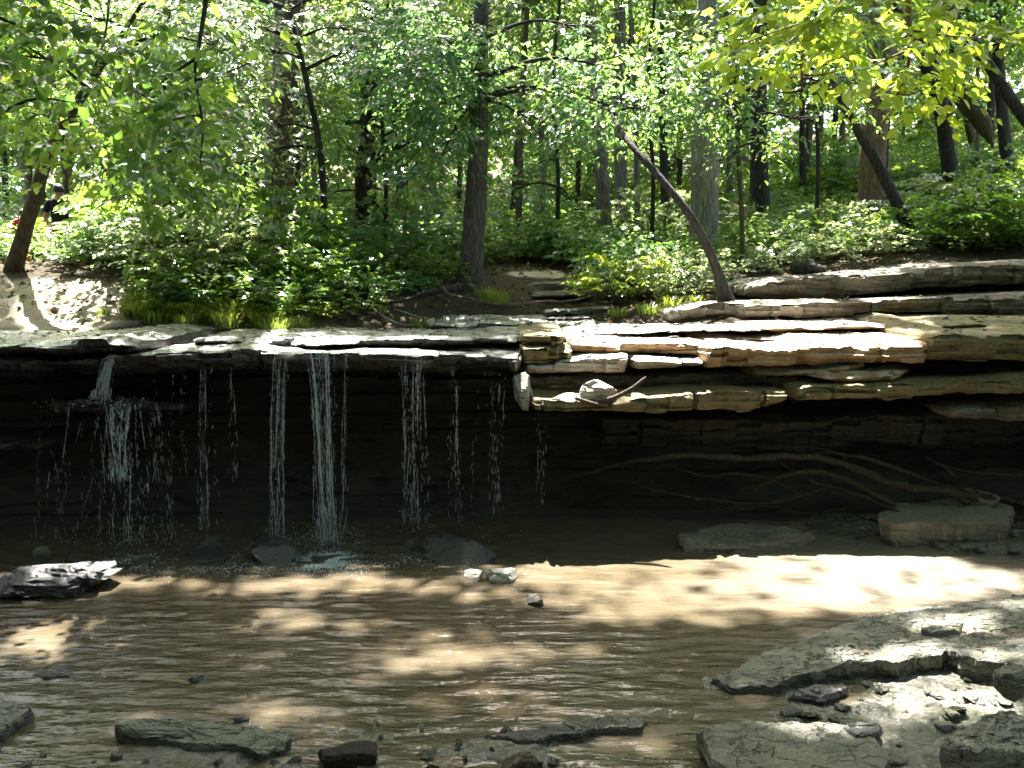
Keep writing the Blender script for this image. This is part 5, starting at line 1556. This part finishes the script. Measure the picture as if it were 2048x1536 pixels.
def shrub_variant(i, leaf, size, r_, h_, ns, M_=10):
    r = np.random.default_rng(500 + i)
    S, D = [], []
    for _ in range(ns):
        a = r.uniform(0, 6.28)
        q = r.random() ** 0.6
        z = h_ * (0.15 + 0.85 * r.random() * math.sqrt(max(0.05, 1 - 0.7 * q * q)))
        S.append((q * r_ * math.cos(a), q * r_ * math.sin(a), z))
        D.append((math.cos(a) + r.normal(0, 0.5), math.sin(a) + r.normal(0, 0.5), 0.25 + 0.3 * r.random()))
    P, A, N, sz = sprays(np.array(S), np.array(D), r.uniform(0.25, 0.5, ns), M_, size, r, 0.3, 0.6, 0.3)
    V, F = leaf_geo(P, A, N, sz, 0.6)
    me = new_mesh('shrub_foliage', V, F, np.repeat(np.clip(0.6 * r.random(len(P)) + 0.4 * (0.5 + 0.8 * fbm(P * 2.5, 2, i)), 0, 1), 2))
    me.materials.append(M[leaf])
    mb = MB()
    for k_ in range(14):
        e = np.array(S[r.integers(ns)])
        mb.add(*tube(catmull([(r.normal(0, 0.08), r.normal(0, 0.08), -0.1), (e[0] * 0.4, e[1] * 0.4, e[2] * 0.6), e], 9), np.linspace(0.014, 0.004, 9), 5))
    v_, f_ = mb.get()
    ms = new_mesh('shrub_stem', v_, f_)
    ms.materials.append(M['wood_twig'])
    return me, ms


SHRUBS = [shrub_variant(0, 'leaf_mid', 0.115, 0.75, 1.05, 80), shrub_variant(1, 'leaf_blue', 0.115, 0.75, 0.95, 80), shrub_variant(2, 'leaf_pale', 0.115, 0.8, 0.9, 84), shrub_variant(3, 'leaf_yellow', 0.11, 0.6, 0.9, 60), shrub_variant(4, 'leaf_dark', 0.12, 0.8, 1.1, 86), shrub_variant(5, 'leaf_pale', 0.10, 0.6, 0.7, 70)]


def shrub(x, y, v, s, label, group=None, sz=1.0, name='shrub'):
    root = empty(name, (x, y, float(floor_z(x, y)) - 0.03), label, 'shrub', group)
    root.rotation_euler = (0, 0, rng.uniform(0, 6.28))
    root.scale = (s, s, s * sz)
    for nm, me in zip(('foliage', 'stem'), SHRUBS[v]):
        o = link(nm, me)
        o.parent = root
    return root


def shrub_px(px, py, Y, v, s, label, group=None, sz=1.0, name='shrub'):
    return shrub(atY(px, py, Y)[0], Y, v, s, label, group, sz, name)


g1 = 'shrubs massed on the left bank'
for px, Y, v, s, z in [(225, 14.2, 0, 0.6, 0.75), (250, 13.8, 2, 1.0, 0.9), (340, 13.4, 2, 1.0, 1.0), (420, 13.2, 2, 1.1, 1.1), (500, 13.2, 2, 1.0, 1.0), (380, 14.2, 5, 1.3, 1.3), (470, 14.4, 0, 1.3, 1.2), (300, 15, 4, 1.3, 1.2), (560, 14.0, 4, 1.1, 1.1), (620, 14.3, 1, 1.0, 1.0), (290, 15.2, 4, 1.2, 1.1), (150, 15.3, 2, 0.6, 0.6), (-190, 15.0, 0, 0.8, 0.6), (540, 12.9, 0, 0.8, 0.8), (440, 12.5, 3, 0.7, 0.8), (350, 12.4, 0, 0.7, 0.7), (650, 13.3, 4, 0.8, 0.7), (-150, 13.6, 0, 1.1, 1), (-260, 14, 4, 1.2, 1.1)]:
    shrub_px(px, 560, Y, v, s, 'leafy shrub in the mass of green on the left bank', g1, z)
for px, Y, v, s in [(600, 12.2, 4, 0.5), (650, 12.5, 0, 0.5), (700, 12.8, 4, 0.5), (745, 12.9, 0, 0.45), (790, 13.2, 1, 0.5), (640, 12.0, 3, 0.35), (720, 12.3, 4, 0.38), (830, 13.3, 1, 0.4), (570, 11.9, 0, 0.45)]:
    shrub_px(px, 600, Y, v, s, 'small straggling shrub on the eroded bank left of the stream', 'small shrubs on the eroded bank', 0.9)
for px, Y, v, s, lab in [(590, 13.0, 4, 0.75, 'dark shrub low on the eroded bank, left of the stream'), (700, 14.4, 1, 0.85, 'blue green shrub left of the centre trunk, nearest the bank'), (800, 15.2, 1, 1.0, 'blue green shrub just left of the centre trunk, higher one'), (880, 15.6, 1, 0.85, 'blue green shrub touching the left side of the centre trunk'),
                         (1040, 16.5, 1, 0.9, 'low blue green shrub behind the bare light patch'), (1110, 17.0, 0, 0.9, 'low green shrub above the bare light patch'), (1180, 15.5, 1, 0.8, 'blue green shrub right of the bare light patch')]:
    shrub_px(px, 560, Y, v, s, lab)
for px, Y, v, s, lab in [(1245, 12.5, 3, 0.85, 'yellow green sapling shrub at the right bank of the stream'), (1290, 12.8, 5, 0.9, 'sunlit pale shrub right of the yellow green sapling'), (1350, 12.7, 2, 0.75, 'sunlit pale shrub left of the leaning tree foot'), (1385, 13.6, 2, 0.55, 'pale shrub in front of the stout pale trunk'), (1260, 13.8, 1, 0.9, 'shaded shrub behind the yellow green sapling'),
                         (1215, 13.0, 0, 0.6, 'small green shrub overhanging the stream bank')]:
    shrub_px(px, 600, Y, v, s, lab)
for px, Y, v, s in [(1480, 14.0, 5, 0.8), (1560, 14.3, 5, 0.7), (1640, 14.2, 5, 0.8), (1720, 14.4, 2, 0.8), (1800, 14.6, 5, 0.8), (1880, 14.8, 4, 1.0), (1960, 14.8, 4, 1.1), (2040, 14.6, 4, 1.2), (2120, 14.4, 4, 1.2), (1500, 16, 0, 0.9), (1600, 16.5, 5, 0.9), (1680, 17, 2, 1.0), (1780, 17, 2, 1.0), (1860, 17, 3, 1.0), (1960, 17.2, 0, 1.1), (2060, 17, 4, 1.2)]:
    shrub_px(px, 520, Y, v, s, 'leafy shrub on the slope above the grey back courses', 'shrubs on the right slope', 0.8)
for i in range(190):
    y = rng.uniform(16.5, 48)
    x = rng.uniform(-0.66, 0.68) * y
    if (-10.5 < x < -6.3 and y < 18) or (6.0 < x < 8.2 and y < 17.5) or (2.6 < x < 4.3 and y < 17): continue
    far = y > 26
    shrub(x, y, int(rng.choice(6, p=[0.25, 0.2, 0.2, 0.1, 0.12, 0.13])), rng.uniform(0.9, 1.5) * (1.25 if far else 1), 'leafy shrub far back among the trunks' if far else 'leafy shrub among the trunks in the middle distance',
          'shrubs far back' if far else 'shrubs among the trunks', rng.uniform(0.7, 1.1))

# low plants: too many to count
n = 27000
y = 11.6 + 42 * rng.random(n) ** 1.3
x = rng.uniform(-0.68, 0.70, n) * y
z = floor_z(x, y)
qx, qy = to_px(xyz(x, y, z))
bare = lit_field(qx, qy, [(60, 600, 240, 70), (1060, 560, 110, 30), (900, 640, 270, 60), (700, 640, 130, 40), (-200, 600, 250, 80), (1950, 570, 560, 50)])
k = (rng.random(n) > bare * 1.5) & ~((np.abs(x - 5) < 5) & (y < 13.4)) & (fbm(xyz(x * 0.5, y * 0.5), 2, 14) > -0.3)
x, y, z = x[k], y[k], z[k]
n = len(x)
h = rng.uniform(0.15, 0.6, n) * (0.75 + 0.03 * y)
m = 9
th = rng.uniform(0, 6.28, (n, m))
tt = rng.uniform(0.35, 1.0, (n, m))
P = np.stack([x[:, None] + 0.05 * np.cos(th), y[:, None] + 0.05 * np.sin(th), z[:, None] + h[:, None] * tt], -1).reshape(-1, 3)
A = np.stack([np.cos(th), np.sin(th), rng.uniform(-0.35, 0.25, (n, m))], -1).reshape(-1, 3)
N = nrm(rng.normal(0, 0.3, (n * m, 3)) + np.array([0, -0.15, 1]))
szs = (rng.uniform(0.07, 0.15, (n, m)) * (0.72 + 0.026 * y)[:, None]).ravel()
wx_, wy_ = to_px(P)
k = ~((((wx_ > 84) & (wx_ < 152) & (wy_ > 356) & (wy_ < 440)) | ((wx_ > 24) & (wx_ < 66) & (wy_ > 408) & (wy_ < 470))) & (P[:, 1] < 16.6))
P, A, N, szs = P[k], A[k], N[k], szs[k]
V, F = leaf_geo(P, A, N, szs, 0.62, simple=True)
v = np.clip(0.5 * rng.random(len(P)) + 0.5 * (0.5 + 0.9 * fbm(P * 0.7, 2, 81)), 0, 1)
tag(obj('ground_cover', V, F, M['leaf_mid'], None, v), 'low leafy plants covering the floor of the wood', 'undergrowth', kind='stuff')


# grass tufts on the bank
def blades(n, r_, h_, rg):
    a = rg.uniform(0, 6.28, n)
    q = r_ * np.sqrt(rg.random(n))
    B = np.stack([q * np.cos(a), q * np.sin(a), 0 * a - 0.03], -1)
    out = nrm(np.stack([np.cos(a) + rg.normal(0, 0.8, n), np.sin(a) + rg.normal(0, 0.8, n), 0 * a], -1))
    hh = h_ * rg.uniform(0.5, 1.1, n)
    side = np.stack([-out[:, 1], out[:, 0], 0 * a], -1)
    rows = []
    for t in (0, 0.35, 0.7, 1.0):
        p = B + np.array([0, 0, 1]) * (hh * (t - 0.38 * t ** 2.6))[:, None] + out * (hh * 0.55 * t ** 2)[:, None]
        wd = 0.0055 * (1 - t ** 2 * 0.93)
        rows += [p + side * wd, p - side * wd]
    V = np.stack(rows, 1)
    b = np.arange(n)[:, None] * 8
    F = np.concatenate([b + np.array([[0, 1, 3, 2]]), b + np.array([[2, 3, 5, 4]]), b + np.array([[4, 5, 7, 6]])], 1).reshape(-1, 4)
    return V.reshape(-1, 3), F


gm = []
for i in range(4):
    V, F = blades(150, 0.20, 0.42, np.random.default_rng(900 + i))
    me = new_mesh('grass_tuft', V, F, np.repeat(np.random.default_rng(i).random(150), 3))
    me.materials.append(M['grass'])
    gm.append(me)


def tuft(px, py, Y, s, label, group=None):
    p = atY(px, py, Y)
    o = link('grass_tuft', gm[int(rng.integers(4))])
    o.location = (float(p[0]), float(Y), float(floor_z(p[0], Y)))
    o.rotation_euler = (0, 0, rng.uniform(0, 6.28))
    o.scale = (s * 1.1, s * 1.1, s)
    tag(o, label, 'grass tuft', group)


for i in range(90):
    px = rng.uniform(270, 600)
    Y = rng.uniform(11.35, 12.8)
    tuft(px, 640, Y, rng.uniform(0.45, 0.95), 'tuft of long grass on the left bank above the waterfall', 'grass tufts on the left bank')
for px, Y, s, lab in [(980, 13.0, 0.8, 'yellow grass tuft at the right foot of the centre trunk'), (845, 12.0, 0.7, 'small grass tuft on the dark bank left of the stream'), (550, 11.25, 0.9, 'bright grass tuft at the ledge edge on the left bank'), (1000, 12.9, 0.7, 'second yellow grass tuft beside the centre trunk'), (1300, 11.7, 0.7, 'sunlit grass tuft at the right bank, left one'), (1345, 11.8, 0.8, 'sunlit grass tuft at the right bank, right one'), (1395, 11.9, 0.6, 'small grass tuft beside the leaning tree foot'), (1240, 11.9, 0.6, 'grass tuft below the yellow green sapling'), (205, 11.6, 0.4, 'tiny grass tuft on the bright sand')]:
    tuft(px, 620, Y, s, lab)
# fern-like plant on the back course
shrub_px(1835, 610, 12.2, 3, 0.35, 'small bright weed growing between the grey back courses', None, 0.6, 'weed').location.z = float(atY(1835, 628, 12.2)[2])

# ------------------------------------------------------------------ people on the path, far left


def skin_body(name, verts, edges, radii, mat, parent, root=0, sub=2):
    me = bpy.data.meshes.new(name)
    me.from_pydata([tuple(v) for v in verts], edges, [])
    o = link(name, me, mat, parent)
    md = o.modifiers.new('skin', 'SKIN')
    md.use_smooth_shade = True
    for i, sv in enumerate(me.skin_vertices[0].data):
        sv.radius = (radii[i], radii[i] * 0.85) if not isinstance(radii[i], tuple) else radii[i]
        sv.use_root = i == root
    s = o.modifiers.new('sub', 'SUBSURF')
    s.levels = s.render_levels = sub
    return o


def person(loc, H, yaw, label, shirt, trousers, hair, skin):
    root = empty('person', loc, label, 'person')
    root.rotation_euler = (0, 0, yaw)
    s = H / 1.75
    J = lambda *p: tuple(c * s for c in p)
    v = [J(0, 0, 0.95), J(0, 0.01, 1.12), J(0, 0.01, 1.32), J(0, 0, 1.45), J(0, 0.0, 1.53), J(0, 0.015, 1.60), J(0, 0.015, 1.70)]
    e = [(i, i + 1) for i in range(6)]
    r = [0.145, 0.135, 0.15, 0.10, 0.055, 0.078, 0.07]
    for sx in (-1, 1):
        b = len(v)
        v += [J(sx * 0.19, 0, 1.42), J(sx * 0.25, -0.02, 1.15), J(sx * 0.23, 0.13, 0.95), J(sx * 0.21, 0.19, 0.90)]
        e += [(3, b), (b, b + 1), (b + 1, b + 2), (b + 2, b + 3)]
        r += [0.06, 0.045, 0.035, 0.03]
        b = len(v)
        v += [J(sx * 0.10, 0, 0.86), J(sx * 0.11, 0.02, 0.50), J(sx * 0.11, -0.02, 0.09), J(sx * 0.12, 0.14, 0.035)]
        e += [(0, b), (b, b + 1), (b + 1, b + 2), (b + 2, b + 3)]
        r += [0.09, 0.06, 0.045, 0.035]
    skin_body('body', v, e, [q * s for q in r], skin, root)
    v = [J(0, 0, 0.90), J(0, 0.01, 1.12), J(0, 0.01, 1.32), J(0, 0, 1.45)]
    e = [(0, 1), (1, 2), (2, 3)]
    r = [0.165, 0.155, 0.172, 0.105]
    for sx in (-1, 1):
        b = len(v)
        v += [J(sx * 0.19, 0, 1.42), J(sx * 0.235, -0.015, 1.22)]
        e += [(3, b), (b, b + 1)]
        r += [0.080, 0.068]
    skin_body('shirt', v, e, [q * s for q in r], shirt, root)
    v = [J(0, 0, 0.95)]
    e, r = [], [0.155]
    for sx in (-1, 1):
        b = len(v)
        v += [J(sx * 0.10, 0, 0.84), J(sx * 0.11, 0.02, 0.50), J(sx * 0.11, -0.01, 0.14)]
        e += [(0, b), (b, b + 1), (b + 1, b + 2)]
        r += [0.105, 0.078, 0.065]
    skin_body('trousers', v, e, [q * s for q in r], trousers, root)
    n_, m_ = 12, 20
    th = np.linspace(0, math.pi * 0.62, n_)[:, None]
    ph = np.linspace(0, 2 * math.pi, m_, endpoint=False)[None, :]
    V = np.stack([0.092 * np.sin(th) * np.cos(ph), 0.105 * np.sin(th) * np.sin(ph) - 0.012, 0.115 * np.cos(th) + 0 * ph], -1).reshape(-1, 3)
    V = (V + np.array([0, 0.015, 1.655])) * s
    V += 0.006 * np.stack([fbm(V * 40, 2, 1), fbm(V * 40, 2, 2), fbm(V * 40, 2, 3)], -1)
    o = link('hair', new_mesh('hair', V, grid_faces(n_, m_, True)), hair)
    o.parent = root
    return root


cloth_dark = plain_mat('navy_cloth', (0.012, 0.014, 0.024), 0.9, 0.2, 0.3, 30)
cloth_red = plain_mat('red_cloth', (0.55, 0.06, 0.075), 0.9, 0.2, 0.2, 30)
cloth_jean = plain_mat('dark_trousers', (0.03, 0.032, 0.04), 0.9, 0.2, 0.2, 30)
hair_m = plain_mat('dark_hair', (0.012, 0.010, 0.009), 0.6, 0.4, 0.3, 60)
hair_b = plain_mat('brown_hair', (0.06, 0.035, 0.02), 0.6, 0.4, 0.3, 60)
skin_m = plain_mat('skin', (0.36, 0.21, 0.15), 0.6, 0.4, 0.08, 30)
pa = atY(116, 368, 16.5)
person((pa[0], 16.5, pa[2] - 1.76), 1.75, 0.15, 'adult in a dark shirt walking away behind the leaning tree', cloth_dark, cloth_jean, hair_m, skin_m)
pc = atY(44, 418, 16.2)
person((pc[0], 16.2, pc[2] - 1.14), 1.13, 0.5, 'small child in a red top left of the leaning tree', cloth_red, cloth_red, hair_b, skin_m)

# ------------------------------------------------------------------ light, sky, camera
w = bpy.data.worlds.new('World')
scene.world = w
w.use_nodes = True
nt = w.node_tree
bg = nt.nodes['Background']
sky = nt.nodes.new('ShaderNodeTexSky')
sky.sky_type = 'NISHITA'
sky.sun_disc = False
sky.dust_density = 5.0
sky.air_density = 1.2
sky.sun_elevation = SUN_EL
sky.sun_rotation = SUN_AZ
nt.links.new(sky.outputs[0], bg.inputs[0])
bg.inputs[1].default_value = 0.095

sl = bpy.data.lights.new('sun', 'SUN')
sl.energy = 5.0
sl.angle = math.radians(0.53)
sl.color = (1.0, 0.97, 0.92)
so = bpy.data.objects.new('sun', sl)
COL.objects.link(so)
so.rotation_euler = Vector(-SUN).to_track_quat('-Z', 'Y').to_euler()
so.location = (0, 20, 30)

cd = bpy.data.cameras.new('camera')
cd.sensor_width = 36
cd.lens = 36 * FPX / 2048
cd.clip_end = 500
co_ = bpy.data.objects.new('camera', cd)
COL.objects.link(co_)
co_.location = (0, 0, HC)
co_.rotation_euler = (math.pi / 2 - PITCH, 0, 0)
scene.camera = co_

scene.view_settings.view_transform = 'Standard'
scene.view_settings.look = 'None'
scene.view_settings.exposure = 3.35
scene.view_settings.gamma = 1
scene.render.engine = 'CYCLES'
c = scene.cycles
c.max_bounces = 6
c.diffuse_bounces = 3
c.glossy_bounces = 3
c.transmission_bounces = 4
c.transparent_max_bounces = 4
c.caustics_reflective = False
c.caustics_refractive = False
c.use_denoising = True
c.sample_clamp_indirect = 6
